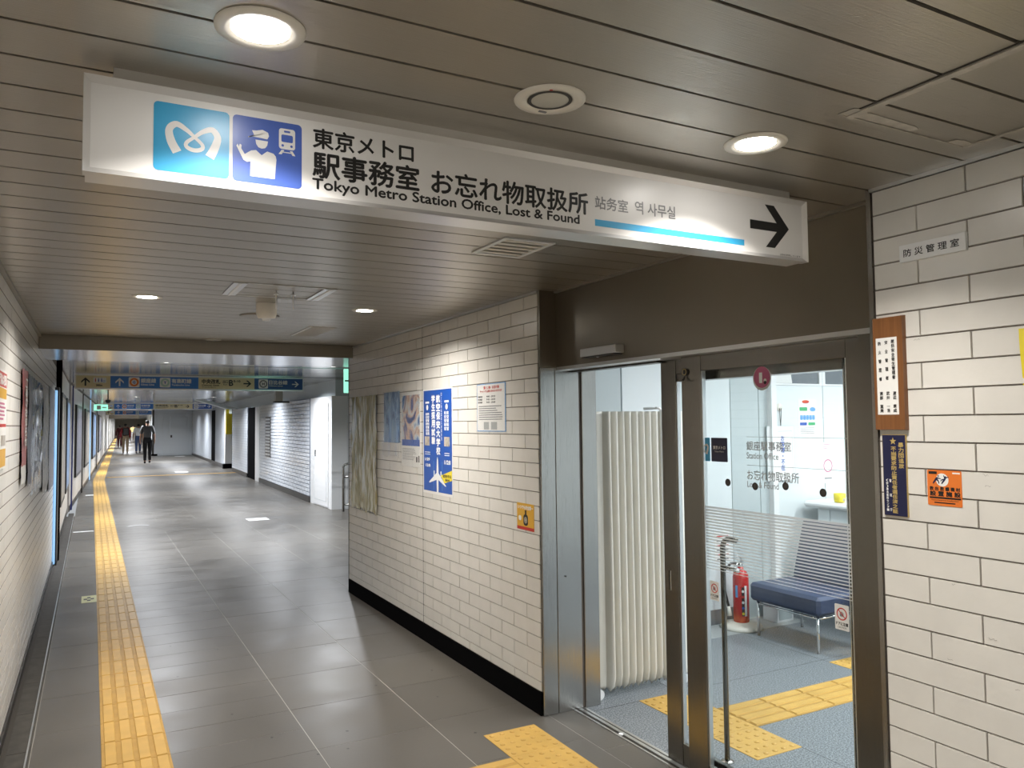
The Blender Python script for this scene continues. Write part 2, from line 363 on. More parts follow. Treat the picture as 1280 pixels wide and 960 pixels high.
# ================================================================== SETTING: near hall
CZ = 2.33; LX = -0.38; RXW = 2.184
TL, TH, JW = 0.305, 0.0793, 0.0035        # wall tile module and joint
Z0 = 1.2885                                # one known course line
TD = [.006]
def tile_mesh(fr, L, H, m='tile', d=None, c=.0012):
    d = d or TD[0]; c = min(c, d*.4)
    b = MB(); b.slab(fr, 0, L, 0, H, -.001, d, m, c); me = b.done('tile_shape'); data = me.data; bpy.data.objects.remove(me); return data
def tiled(parent, fr, a0, a1, z_lo, z_hi, phase, limit, first, cuts=()):
    """running-bond tiles on a frame; a0..a1 along the wall; first: key that sorts the largest-in-view tiles to the front"""
    cells = []
    k = math.floor((z_lo-Z0)/TH)
    while Z0+k*TH < z_hi:
        zb, zt = max(z_lo, Z0+k*TH), min(z_hi, Z0+(k+1)*TH)
        off = phase + (TL/2 if k % 2 else 0)
        j = math.floor((a0-off)/TL)
        while off+j*TL < a1:
            l, r = max(a0, off+j*TL), min(a1, off+(j+1)*TL)
            segs = [(l, r)]
            for c in cuts: segs = [q for s_ in segs for q in ([(s_[0], c), (c, s_[1])] if s_[0]+.004 < c < s_[1]-.004 else [s_])]
            for l2, r2 in segs:
                if r2-l2 > .012 and zt-zb > .012: cells.append((l2, r2, zb, zt))
            j += 1
        k += 1
    cells.sort(key=first)
    cache = {}; rest = MB(); nfr = F((0, 0, 0), fr.u, fr.v, fr.n)
    for i, (l, r, zb, zt) in enumerate(cells):
        L, H = round(r-l-JW, 3), round(zt-zb-JW, 3)
        if i < limit:
            if (L, H) not in cache: cache[(L, H)] = tile_mesh(nfr, L, H)
            share('tile', cache[(L, H)], parent, fr(l+JW/2, zb+JW/2, random.uniform(-.0004, .0004)))
        else: rest.slab(fr, l+JW/2, r-JW/2, zb+JW/2, zt-JW/2, -.001, TD[0], 'tile', .0009)
    if rest.v: rest.done('tile_field', parent, 'stuff')

# --- floor
fl = thing('floor', 'dark grey tiled floor of the passage', 'floor', kind='structure')
fb = MB(); fb.box(-.42, 2.40, -6, 16, -.12, -.032, 'dark_gap'); fb.box(-.24, 2.40, -6, 14.2, -.12, -.0012, 'joint'); fb.box(2.40, 9, 7.33, 14.2, -.12, -.0012, 'joint'); fb.box(-.24, 9, 14.2, 118, -.12, -.0012, 'joint'); fb.done('subfloor', fl)
fcols = [(-.24, .352, .6, .3), (.352, 1.0, .3, 0), (1.0, 1.605, .6, 0), (1.605, 2.215, .6, .06), (2.215, 2.82, .6, 0), (2.82, 3.42, .6, .3), (3.42, 4.03, .6, 0)]
cells = []
for ci, (x0, x1, ln, of) in enumerate(fcols):
    k0 = int((-2)/ln)
    for k in range(k0, 60):
        y0 = 3.9+of+k*ln; y1 = y0+ln
        if y1 > 14.2: break
        if x0 > 2.2 and y0 < 7.3: continue
        cells.append((x0, x1, y0, y1))
fm = {}
rest = MB(); cells.sort(key=lambda c: abs(c[2]-4)+max(0, 3-c[2])*2)
for i, (x0, x1, y0, y1) in enumerate(cells):
    k = (round(x1-x0, 3), round(y1-y0, 3))
    if i < 290:
        if k not in fm:
            b = MB(); b.slab(frame_z(0), .0019, k[0]-.0019, .0015, k[1]-.0015, -.01, 0, 'floor', .0003); o = b.done('t'); fm[k] = o.data; bpy.data.objects.remove(o)
        share('floor_tile', fm[k], fl, (x0, y0, random.uniform(-.0003, .0003)))
    else: rest.slab(frame_z(0), x0+.0012, x1-.0012, y0+.0012, y1-.0012, -.01, 0, 'floor', .0008)
rest.box(-.24, 2.40, -6, 1.85, -.01, 0, 'floor')
for k in range(4): rest.slab(frame_z(0), 2.2165, 2.375, 1.64+k*.52, 2.157+k*.52, -.01, 0, 'floor', .0003)
for k in range(9): rest.slab(frame_z(0), 2.2165, 2.6, 7.34+k*.6, 7.937+k*.6, -.01, -.0005, 'floor', .0003) if 0 else None
rest.box(-.24, 4.03, 13.0, 14.3, -.01, -.0006, 'floor')
rest.done('near_slab', fl, 'stuff')
b = MB(); y = 14.2
while y < 118:
    for x0 in [-.24+.61*i for i in range(15)]:
        if y > 40: b.slab(frame_z(0), x0+.002, x0+.608, y+.004, y+2.396, -.01, 0, 'floor', 0)
        else:
            for q in range(4): b.slab(frame_z(0), x0+.0015, x0+.6085, y+q*.6+.002, y+q*.6+.598, -.01, random.uniform(-.0004, .0002), 'floor', 0)
    y += 2.4
b.box(4.03, 9, 7.33, 14.2, -.01, 0, 'floor')
b.done('far_tile_field', fl, 'stuff')
# gutter along the left wall
g = thing('drain_channel', 'dark stone drain channel along foot of the left tiled wall', 'drain')
y = -2.0; n = 0
gm = MB().box(0, .085, 0, .596, -.03, -.004, 'gutter').done('t'); gd = gm.data; bpy.data.objects.remove(gm)
while y < 16:
    share('cover_stone', gd, g, (LX+.035, y, 0)); y += .6; n += 1
MB().box(LX+.0, LX+.035, -6, 16, -.02, -.001, 'dark_gap').box(LX+.12, LX+.128, -6, 16, -.03, .0005, 'alu').box(LX+.128, -.24, -6, 16, -.03, -.001, 'gutter').done('edge_strip', g)

# --- ceiling with its slats
ce = thing('ceiling', 'bronze grey metal slat ceiling of the passage', 'ceiling', kind='structure')
MB().box(-.6, 2.5, -6, 7.2, CZ+.012, CZ+.1, 'dark_gap').done('backing', ce)
sm_ = MB(); SL = .1575
sm_.slab(F((0, 0, 0), (1, 0, 0), (0, 1, 0), (0, 0, -1)), 0, 2.75, .0035, SL-.0035, -.012, 0, 'slat', .001); o = sm_.done('t'); sd = o.data; bpy.data.objects.remove(o)
for k in range(-10, 36):
    y = 1.62+k*SL
    if y+SL > 7.2: break
    share('slat', sd, ce, (-.45, y, CZ+random.uniform(0, .0006)))
MB().box(-.45, 2.3, -6, 1.62-10*SL-.003, CZ, CZ+.01, 'slat').done('near_soffit', ce)
# taped hatch outline above the right wall
hb = thing('ceiling_hatch', 'taped rectangular hatch outline in ceiling above the plaque wall', 'hatch', (1.8, 1.0, CZ))
MB().box(1.592, 1.614, -.3, 1.235, CZ-.004, CZ-.0005, 'tape').done('frame_strip', hb)
MB().box(1.583, 1.588, -.3, 1.235, CZ-.0015, CZ-.0003, 'dark_gap').done('gap', hb)
MB().box(2.058, 2.072, -.3, 1.235, CZ-.004, CZ-.0005, 'tape').done('frame_strip', hb)
MB().box(1.575, 2.075, 1.232, 1.236, CZ-.003, CZ-.0005, 'tape').done('edge_strip', hb)
b = MB(); fc = frame_c(CZ)
for (a0, a1, b0, b1, q) in ((1.60, 1.83, 1.198, 1.226, .0016), (1.57, 1.63, 1.19, 1.24, .0019), (1.99, 2.08, 1.205, 1.236, .0018)):
    b.poly(fc, [(a0, b0+.004), (a0+.03, b0-.002), (a1-.02, b0+.003), (a1, b0+.01), (a1-.006, b1), (a0+.05, b1+.003), (a0-.004, b1-.002)], q, 'tape', .001)
b.done('tape_patch', hb, 'stuff')

# --- left wall
wl = thing('wall_left', 'long white tiled wall on the left of the passage', 'wall', kind='structure')
MB().box(LX-.2, LX, -6, 10.85, 0, CZ+.1, 'grout').done('backing', wl)
lf = frame_l(LX)
TD[0] = .0012; JW = .0065
tiled(wl, lf, 2.9, 10.85, .055, CZ-.015, .12, 300, lambda c: abs(c[0]-4.4))
TD[0] = .006; JW = .0035
MB().box(LX, LX+.004, -6, 2.9, .055, CZ-.01, 'tile').done('near_facing', wl, 'stuff')
MB().box(LX, LX+.012, -6, 10.85, 0, .05, 'dkmetal').done('baseboard', wl)
MB().box(LX, LX+.02, -6, 7.2, CZ-.015, CZ, 'beam').done('cornice', wl)

# --- middle tiled wall with the posters
wm = thing('wall_middle', 'white brick-tiled wall with posters between passage and office door', 'wall', kind='structure')
MB().box(RXW+.0, RXW+.30, 3.715, 7.33, 0, CZ+.05, 'grout').done('backing', wm)
rf = frame_x(RXW)
tiled(wm, rf, -7.325, -3.722, .127, CZ-.014, -3.7475-.13, 300, lambda c: -c[0], cuts=(-5.437,))
MB().box(RXW-.012, RXW, 3.722, 7.325, 0, .122, 'black').done('baseboard', wm)
MB().box(RXW-.012, RXW, 3.72, 7.33, CZ-.014, CZ, 'alu').box(RXW-.0065, RXW, 5.434, 5.4385, .122, CZ-.014, 'dkmetal').done('edge_trim', wm)
MB().box(RXW-.008, RXW+.3, 7.325, 7.34, 0, CZ, 'dkmetal').done('corner_trim', wm)

# --- right wall with the plaques
wr = thing('wall_right', 'white brick-tiled wall with plaques right of the office door', 'wall', kind='structure')
MB().box(RXW, RXW+.30, -6, 1.622, 0, CZ+.05, 'grout').done('backing', wr)
tiled(wr, rf, -1.6045, .42, .02, CZ-.012, -1.4555-TL/2, 300, lambda c: c[0])
MB().box(RXW-.006, RXW, -6, -.42, .02, CZ-.012, 'tile').done('near_facing', wr, 'stuff')
MB().box(RXW-.010, RXW+.004, -6, 1.612, CZ-.012, CZ, 'alu').done('edge_trim', wr)
MB().box(RXW-.009, RXW+.02, 1.6075, 1.624, 0, CZ, 'steel').done('corner_trim', wr)
b = MB()
for px, py, w_ in ((1192, 731, .012), (1188, 824, .016), (1241, 799, .022), (1272, 863, .012), (1146, 425, .02), (1232, 594, .016), (1235, 608, .016)):
    yy, zz = onx(px, py, RXW-.0065); pts = []
    for q in range(6): pts.append((-yy+w_*(q/5-.5)+random.uniform(-.001, .001), zz+random.uniform(-.003, .003)))
    b.stroke(frame_x(RXW-.0065), pts, [random.uniform(.0006, .0013) for q in pts], .0004, 'scuff')
b.done('scuff_marks', wr, 'stuff')
# wall behind the viewer
MB().box(-.6, 2.6, -6.2, -6, 0, 2.5, 'tile').done('t').name = 'wall_back'
tag(bpy.data.objects['wall_back'], 'plain pale wall behind the viewer', 'wall', kind='structure')

# --- beam and mirror-like ceiling beyond
bmz = 2.22
bm = thing('ceiling_beam', 'brown metal drop beam across the passage at end of tiled wall', 'beam', kind='structure')
MB().box(-.6, 9, 7.2, 7.215, bmz, CZ+.1, 'beam').done('front_panel', bm)
MB().box(-.6, 9, 7.215, 8.38, bmz, bmz+.01, 'soffit').done('soffit_panel', bm)
MB().box(-.6, 9, 8.38, 8.42, bmz+.004, 2.6, 'dkmetal').done('rear_edge', bm)
FZ = 2.42
cf = thing('ceiling_far', 'glossy grey metal panel ceiling over the far passage', 'ceiling', kind='structure')
MB().box(-.8, 9, 8.4, 118, FZ+.008, FZ+.1, 'dkmetal').done('backing', cf)
o = MB().slab(frame_c(0), .004, 9.79, .004, .596, -.008, 0, 'soffit', 0).done('t'); pd = o.data; bpy.data.objects.remove(o)
for k in range(60): share('panel', pd, cf, (-.8, 8.45+k*.6, FZ), (0, random.uniform(-.001, .001), 0))
b = MB()
for k in range(60, 182): b.slab(frame_c(FZ), -.796, 8.99, 8.454+k*.6, 9.046+k*.6, -.008, 0, 'soffit', 0)
b.done('far_panel_field', cf, 'stuff')

# ================================================================== OFFICE ENTRANCE
YJ, YR = 3.705, 1.622          # left and right edge of the recess
jb = thing('door_1', 'brushed steel surround of the station office sliding doors', 'doorway', (2.3, 2.7, 0), kind='structure')
b = MB()                       # return panels of the left jamb (face the viewer)
b.cbox(RXW-.002, 2.276, YJ, YJ+.05, 0, 1.90, 'steel', .003).done('jamb_panel', jb)
MB().cbox(2.279, 2.437, YJ+.002, YJ+.05, 0, 1.90, 'steel', .002).done('jamb_panel', jb)
MB().cbox(2.452, 2.552, YJ-.004, YJ+.05, 0, 1.90, 'steel', .003).cyl((2.33, YJ+.003, .74), (2.33, YJ-.004, .74), .004, 'dkmetal').done('jamb_panel', jb)
MB().box(2.43, 2.46, YJ+.02, YJ+.05, 0, 1.90, 'dkmetal').done('groove', jb)
MB().box(RXW-.002, 2.30, YJ, YJ+.05, 1.90, CZ, 'steel_dark').done('corner_panel', jb)
b = MB()
ys = [YR, 2.36, 3.10, YJ]
MB().box(2.29, 2.34, YR-.02, YJ, 1.903, CZ, 'steel_dark').done('fascia_panel', jb)
MB().box(2.275, 2.29, YR, YJ, CZ-.012, CZ, 'beam').done('cornice', jb)
MB().box(2.29, 2.50, YR, YJ, 1.885, 1.903, 'alu').done('head_soffit', jb)
MB().box(2.384, 2.44, 2.94, YJ-.004, 1.876, 1.885, 'dkmetal').done('track_slot', jb)
MB().box(2.42, 2.50, YR, 2.94, 1.78, 1.885, 'steel_mid').done('transom', jb)
MB().box(2.30, 2.50, YR, 1.765, 0, 1.885, 'steel_mid').done('jamb_panel', jb)
# floor tracks
b = MB(); b.box(2.375, 2.385, YR, YJ, -.002, .004, 'alu').box(2.385, 2.405, YR, YJ, -.004, .001, 'dkmetal').box(2.405, 2.425, YR, YJ, -.002, .004, 'alu')
b.box(2.425, 2.435, YR, YJ, -.004, .001, 'dkmetal').box(2.435, 2.452, YR, YJ, -.002, .003, 'alu').cyl((2.395, 3.30, .0), (2.395, 3.30, .008), .012, 'white').done('floor_track', jb)
def glazed_leaf(root, x0, x1, ya, yb, wa, wb, m='steel_mid', top=.07, bot=.10, zt=1.885):
    """ya < yb; wb is the width of the stile at yb (left in view), wa at ya"""
    MB().cbox(x0, x1, yb-wb, yb, .012, zt, m, .003).done('stile', root)
    MB().cbox(x0, x1, ya, ya+wa, .012, zt, m, .003).done('stile', root)
    MB().cbox(x0+.004, x1-.004, ya+wa, yb-wb, .012, .012+bot, m, .002).done('bottom_rail', root)
    MB().cbox(x0+.004, x1-.004, ya+wa, yb-wb, zt-top, zt, m, .002).done('top_rail', root)
    xm = (x0+x1)/2
    g = MB().box(xm-.003, xm+.003, ya+wa-.003, yb-wb+.003, .012+bot-.005, zt-top+.005, 'glass').done('glass_pane', root)
    b = MB()
    for yy in (yb-wb-.006, ya+wa): b.box(x0+.006, x1-.006, yy, yy+.006, .012+bot, zt-top, 'alu')
    b.done('glazing_bead', root); return g
lf1 = thing('sliding_door', 'open glazed steel sliding leaf overlapping behind the fixed glass panel', 'door', (2.43, 2.9, 0))
glazed_leaf(lf1, 2.414, 2.446, 1.83, 2.955, .09, .105)
MB().box(2.4125, 2.414, 2.915, 2.921, .80, .89, 'dkmetal').box(2.4125, 2.414, 2.905, 2.911, .80, .89, 'alu').done('finger_pull', lf1)
fx = thing('fixed_glass_panel', 'fixed glazed steel panel with station office lettering beside the door opening', 'glass panel', (2.37, 2.2, 0))
gp = glazed_leaf(fx, 2.352, 2.384, 1.775, 2.735, .085, .125)
gf = frame_x(2.3645)                    # printed face of the fixed pane
A = lambda y: -y
b = MB()
k = 0; z = 1.226
while z > .955:                         # fine frosted stripes, thinning downwards
    th = .0095-(1.226-z)*.025; b.slab(gf, -2.604, -1.862, z-th, z, 0, .0004, 'frost'); z -= .0127
b.done('frosted_stripes', gp, 'stuff')
b = MB(); b.text(gf, '銀座駅事務室', A(2.355), A(2.124), 1.474, 1.511, .001, 'etch', .0006)
b.text(gf, 'Station Office', A(2.355), A(2.188), 1.440, 1.465, .001, 'etch', .0004)
b.text(gf, 'お忘れ物取扱所', A(2.355), A(2.090), 1.354, 1.394, .001, 'etch', .0005)
b.text(gf, 'Lost & Found', A(2.355), A(2.19), 1.324, 1.348, .001, 'etch', .0004)
b.slab(gf, A(2.355), A(1.862), 1.5275, 1.529, 0, .0006, 'etch').slab(gf, A(2.355), A(1.862), 1.4125, 1.414, 0, .0006, 'etch').done('lettering', gp)
def metro_mark(b, fr, a0, b0, S, d, m='paper', sc=1.0):
    pts = [(.305, .31), (.225, .46), (.20, .62), (.29, .71), (.42, .65), (.53, .56), (.63, .47), (.635, .41), (.57, .375), (.49, .375), (.425, .41), (.43, .47), (.53, .56), (.65, .66), (.77, .70), (.84, .60), (.80, .44), (.735, .30)]
    wd = [.125, .115, .095, .085, .065, .045, .05, .055, .06, .06, .055, .05, .045, .065, .085, .095, .115, .125]
    b.stroke(fr, [(a0+.0+p[0]*S, b0+p[1]*S) for p in pts], [q*S*sc for q in wd], d, m)
st = thing('operator_sticker', 'blue and dark square stickers on the left of the office glass', 'sticker', (2.36, 2.52, 1.47))
b = MB().rrect(gf, A(2.600), A(2.569), 1.420, 1.522, .004, .0012, 'cyan', .001); metro_mark(b, gf, A(2.665), 1.421, .1, .0016); b.v = [(v[0], min(v[1], 2.6095), v[2]) for v in b.v]; b.done('mark_square', st)
MB().rrect(gf, A(2.561), A(2.464), 1.420, 1.522, .004, .0012, 'navy', .001).text(gf, '東京メトロ', A(2.549), A(2.477), 1.473, 1.488, .0016, 'paper', .0004).text(gf, 'Tokyo Metro', A(2.541), A(2.485), 1.458, 1.467, .0016, 'paper').done('name_square', st)
for i, (yy, zz) in enumerate(((2.466, 1.335), (2.313, 1.329), (2.156, 1.34), (1.981, 1.328))):
    d = MB().disc(gf, A(yy), zz, .0155, .0012, 'dkmetal', .001).disc(gf, A(yy-.002), zz+.002, .009, .0014, 'gutter').done('guard_dot')
    tag(d, ['dark round dot on office glass beside the dark square sticker', 'dark round dot on office glass over the first letters of Lost and Found', 'dark round dot on office glass just right of the Lost and Found words', 'dark round dot on office glass in front of the yellow cup'][i], 'sticker', 'dark dots along the office glass')
p = thing('intercom_sticker', 'round pink sticker with a device drawing at top of office glass', 'sticker', (2.36, 2.24, 1.76))
MB().disc(gf, A(2.262), 1.763, .048, .0010, 'paper', .001, n=32).disc(gf, A(2.262), 1.768, .043, .0014, 'pink', 0, n=32).slab(gf, A(2.276), A(2.260), 1.745, 1.787, .0014, .0018, 'alu').disc(gf, A(2.245), 1.754, .008, .0018, 'paper').disc(gf, A(2.245), 1.746, .007, .0019, 'ink').done('drawing', p)
def caution(yc, zc, wid, label, fr):
    p = thing('caution_sticker', label, 'sticker', tuple(fr(A(yc), zc, 0)))
    h = wid*1.5; b = MB(); a0 = A(yc)-wid/2; z0 = zc-h/2
    b.rrect(fr, a0, a0+wid, z0, z0+h, .004, .0012, 'paper', .001)
    b.ring(fr, A(yc), z0+h*.63, wid*.30, wid*.37, .0016, 'redp')
    for k in range(4): b.slab(fr, A(yc)-wid*.13+k*wid*.065, A(yc)-wid*.085+k*wid*.065, z0+h*.62, z0+h*(.72 if k in (1, 2) else .69), .0013, .0015, 'grey_ink')
    b.rrect(fr, A(yc)-wid*.14, A(yc)+wid*.12, z0+h*.53, z0+h*.64, .002, .0014, 'grey_ink')
    b.stroke(fr, [(A(yc)-wid*.22, z0+h*.77), (A(yc), z0+h*.63), (A(yc)+wid*.22, z0+h*.49)], [wid*.06]*3, .0018, 'redp')
    b.text(fr, 'ドアに注意', a0+wid*.08, a0+wid*.92, z0+h*.18, z0+h*.31, .0016, 'ink', .0005).text(fr, 'CAUTION', a0+wid*.2, a0+wid*.8, z0+h*.07, z0+h*.14, .0016, 'ink')
    b.done('print', p)
caution(2.561, .866, .054, 'small white door caution sticker on the glass near the guard pole', gf)
caution(1.915, .891, .060, 'white door caution sticker on the right of the glass before the bench', gf)
# hook, sensor
hk = thing('coat_hook', 'dark ornate double hook stuck high on the steel door stile', 'hook', (2.35, 2.69, 1.82))
hx = 2.352
b = MB(); fh = frame_x(hx); b.lathe((hx, 2.70, 1.815), [(.0, .010), (.010, .010), (.016, .006), (.017, 0)], 'dkmetal', 16, (-1, 0, 0))
b.ring(fh, A(2.70), 1.815, .011, .015, .011, 'gold').done('plate', hk)
b = MB()
for s in (-1, 1): b.tube([(hx-.006, 2.70, 1.80), (hx-.012, 2.70+s*.003, 1.786), (hx-.020, 2.70+s*.009, 1.775), (hx-.030, 2.70+s*.016, 1.776), (hx-.033, 2.70+s*.019, 1.785)], .0022, 'dkmetal', 8)
b.done('prongs', hk)
se = thing('door_sensor', 'slim grey sensor box on the dark fascia above the door opening', 'sensor', (2.27, 3.23, 1.95))
MB().cbox(2.235, 2.29, 3.075, 3.385, 1.932, 1.974, 'alu', .003).done('housing', se)
MB().box(2.24, 2.285, 3.085, 3.375, 1.926, 1.932, 'rubber').cyl((2.26, 3.26, 1.926), (2.26, 3.26, 1.922), .006, 'alu').done('sensor_window', se)
gd_ = thing('guard_pole', 'steel guard pole with curved top behind the fixed office glass', 'pole', (2.62, 2.80, 0))
px_, py_ = 2.64, 2.80
pts = [(px_, py_, .0)]+[(px_, py_, .99)]+[(px_+.0, py_-.05+.05*math.cos(t*math.pi/12), .99+.05*math.sin(t*math.pi/12)) for t in range(1, 7)]
MB().tube(pts+[(px_, py_-.09, 1.04)], .0125, 'steel_mid', 12).done('rail', gd_)
MB().lathe((px_, py_, 0), [(.03, 0), (.03, .006), (.0125, .01)], 'steel').done('foot', gd_)
MB().tube([(px_, py_, .905), (px_, py_-.10, .90)], .010, 'chrome').done('stub', gd_)

# ================================================================== OFFICE ROOM
YW = 4.67
of = thing('floor_office', 'speckled blue grey vinyl floor inside the station office', 'floor', kind='structure')
MB().box(2.452, 7.2, -.5, YW, -.1, 0, 'vinyl').box(2.452, 2.552, YJ, 4.67, -.1, 0.001, 'vinyl').done('vinyl_sheet', of)
MB().box(2.56, 5.0, 4.385, YW, 0, .0015, 'vinyl2').done('pale_band', of)
b = MB()
for x in (3.07, 4.29, 5.5): b.box(x-.0012, x+.0012, -.5, 4.38, 0, .0004, 'dkmetal')
for y in (1.8, 2.42, 3.04, 3.64): b.box(2.46, 7.2, y-.0012, y+.0012, 0, .0004, 'dkmetal')
b.done('seam', of)
wo = thing('wall_office', 'white metal partition wall at back of the station office', 'wall', kind='structure')
MB().box(2.45, 7.3, YW+.02, YW+.1, 0, 2.6, 'panelg').done('backing', wo)
of_ = frame_y(YW+.02)
xs = [(2.50, 2.69, 'panelg'), (3.45, 4.518, 'panel'), (4.522, 4.83, 'panelg'), (4.834, 4.96, 'panelg')]
MB().slab(of_, 2.70, 3.44, 0, 2.47, -.01, .02, 'panelg', .002).done('panel', wo)
for z0_, z1_ in ((0, .9), (.904, 1.50), (1.504, 1.80), (1.804, 2.1), (2.104, 2.47)): MB().slab(of_, 2.50, 2.695, z0_, z1_, -.01, .012, 'panelg', .002).done('panel', wo)
for x0, x1, m in xs[1:]: MB().slab(of_, x0, x1, .10 if x0 < 4.5 else 0, 2.47, -.01, .02, m, .002).done('panel', wo)
MB().slab(of_, 2.7, 4.5, 0, .115, .02, .028, 'skirt_grey').done('baseboard', wo)
# glazed partition with dark upper windows
for x0, x1 in ((4.99, 5.60), (5.604, 6.3), (6.304, 7.1)):
    pn = MB().slab(of_, x0, x1, 0, 1.885, -.01, .02, 'panel', .002).done('panel', wo)
    fm_ = MB().slab(of_, x0, x0+.035, 1.885, 2.47, -.01, .022, 'white').slab(of_, x1-.035, x1, 1.885, 2.47, -.01, .022, 'white').slab(of_, x0+.035, x1-.035, 1.885, 1.90, -.01, .022, 'white').slab(of_, x0+.035, x1-.035, 2.40, 2.47, -.01, .022, 'white').done('window_frame', wo)
    MB().slab(of_, x0+.035, x1-.035, 1.90, 2.40, .001, .008, 'blind').done('pane', fm_)
MB().box(4.93, 4.99, YW-.05, YW+.02, 0, 2.47, 'white').done('post', wo)
ws = thing('wall_office_side', 'white walls closing the station office on its other sides', 'wall', kind='structure')
MB().box(7.2, 7.3, -.6, YW+.1, 0, 2.6, 'panel').box(2.48, 7.3, -.7, -.5, 0, 2.6, 'panel').box(2.484, 2.5, -.5, 1.60, 0, 2.6, 'panel').box(2.484, 2.5, YJ+.05, YW+.05, 0, 2.6, 'panelg').box(2.50, 2.52, 1.6, YJ+.05, 1.90, 2.6, 'panel').done('wall_face', ws)
cg = MB().box(2.48, 7.3, -.6, YW+.1, 2.47, 2.6, 'white').done('ceiling_office'); tag(cg, 'white ceiling of the station office', 'ceiling', kind='structure')
for i, (x, y) in enumerate(ROOM_LAMPS):
    t = thing('ceiling_light', 'long white ceiling light panel in the office, %s' % ['over the middle of the room', 'just inside the glass doors', 'over the counter', 'deep by the side wall'][i], 'ceiling light', (x, y, 2.46))
    MB().box(x-.17, x+.17, y-.57, y+.57, 2.462, 2.47, 'white').done('tray', t)

# accordion screen
sc_ = thing('accordion_screen', 'cream pleated vinyl accordion screen standing inside the door opening', 'partition', (2.9, 3.8, 0))
b = MB(); pts = []
x = 2.60; nf = 9; wv = .052
prof = []
prof += [(2.585, 3.80), (2.655, 3.79)]
for i in range(nf):
    x0 = 2.662+i*.050
    prof += [(x0, 3.90), (x0+.004, 3.79), (x0+.013, 3.752), (x0+.028, 3.745), (x0+.040, 3.78), (x0+.044, 3.90)]
prof += [(3.12, 3.84), (3.2, 3.82), (3.3, 3.83)]
def interp(ps, n=4):
    out = []
    for i in range(len(ps)-1):
        for k in range(n): t = k/n; out.append((ps[i][0]*(1-t)+ps[i+1][0]*t, ps[i][1]*(1-t)+ps[i+1][1]*t))
    return out+[ps[-1]]
prof = interp(prof, 2); zs = [.035, .06, .12, .6, 1.2, 1.64, 1.655]
vs = []; fs = []
for j, z in enumerate(zs):
    for i, (px, py) in enumerate(prof):
        k_ = .35 if j == 0 else (.8 if j == 1 else 1)
        zz = z + (.012*math.sin(i*1.3) if j == 0 else 0)
        vs.append((px + .0015*math.sin(i*.7+z*3), 3.81+(py-3.81)*k_*(1-.12*z), zz))
n = len(prof); fs = [(j*n+i, j*n+i+1, (j+1)*n+i+1, (j+1)*n+i) for j in range(len(zs)-1) for i in range(n-1)]
b.add(vs, fs, 'curtain', True); o = b.done('pleated_skin', sc_)
so = o.modifiers.new('thick', 'SOLIDIFY'); so.thickness = .003
MB().tube([(3.035, 3.765, 1.675), (3.06, 3.765, 1.675), (3.075, 3.765, 1.66), (3.078, 3.765, .25), (3.085, 3.76, .12), (3.12, 3.755, .05), (3.2, 3.75, .035)], .009, 'white', 10).tube([(3.0, 3.84, 1.672), (3.06, 3.765, 1.675)], .008, 'white').done('support_tube', sc_)
MB().cyl((2.585, 3.785, .03), (2.585, 3.755, .03), .03, 'white').done('caster', sc_); MB().cyl((3.2, 3.77, .03), (3.2, 3.74, .03), .03, 'white').done('caster', sc_)

# counter
ct = thing('reception_counter', 'white reception counter with rounded top behind the bench', 'counter', (5.4, 3.6, 0))
MB().box(5.33, 5.9, 2.1, 4.52, 0, .86, 'panel').done('body', ct)
for y0_, y1_ in ((4.40, 4.52), (3.7, 4.395), (2.9, 3.695), (2.1, 2.895)): MB().box(5.322, 5.33, y0_+.003, y1_-.003, .09, .85, 'panel').done('front_panel', ct)
MB().cbox(5.26, 6.0, 2.05, 4.62, .865, .915, 'white', .018).done('countertop', ct)
cp = thing('yellow_cup', 'small bright yellow cup lying on the white counter', 'cup', (5.38, 4.2, .95))
c0 = Vector((5.36, 4.33, .915)); 
MB().lathe(c0+Vector((0, 0, .0)), [(0, .004), (.038, .004), (.045, .02), (.047, .075), (.043, .075), (.040, .01)], 'yel').done('cup_body', cp)
MB().lathe(c0+Vector((-.0, -.03, .03)), [(0, .024), (.018, .012), (.02, 0), (.018, -.012), (0, -.02)], 'beige', 12).done('eraser_ball', cp)
sd_ = thing('desk_stand', 'white leaning notice stand on the counter beside the door frame', 'stand', (5.45, 4.05, .92))
MB().add([(5.38, 4.00, .915), (5.46, 4.08, .915), (5.52, 4.10, 1.12), (5.44, 4.02, 1.12), (5.39, 3.99, .915), (5.47, 4.07, .915), (5.53, 4.09, 1.12), (5.45, 4.01, 1.12)], [(0, 1, 2, 3), (7, 6, 5, 4), (0, 4, 5, 1), (1, 5, 6, 2), (2, 6, 7, 3), (3, 7, 4, 0)], 'paper').done('sheet', sd_)
# papers on the office wall (wall face y = 4.67)
wf = frame_y(YW-.0005)
def wallx(px, py): return ony(px, py, YW)
ca = thing('service_poster', 'colourful service poster taped to the white office partition', 'poster', (5.38, YW, 1.6))
x0, z1 = wallx(997, 499); x1, z0 = wallx(1021, 544)
b = MB().slab(wf, x0, x1, z0, z1, -.001, .001, 'paper'); W, H = x1-x0, z1-z0
b.disc(wf, x0+W*.42, z0+H*.93, W*.2, .0014, 'redp', ry=H*.045).rrect(wf, x0+W*.08, x0+W*.5, z0+H*.68, z0+H*.78, .005, .0014, 'green').disc(wf, x0+W*.8, z0+H*.72, W*.16, .0014, 'lblue', ry=H*.06)
for i in range(5): b.rrect(wf, x0+W*(.10+i*.165), x0+W*(.25+i*.165), z0+H*.43, z0+H*.56, .006, .0014, 'lblue')
b.rrect(wf, x0+W*.08, x0+W*.46, z0+H*.28, z0+H*.36, .005, .0014, 'blue').rrect(wf, x0+W*.54, x0+W*.92, z0+H*.28, z0+H*.36, .005, .0014, 'green')
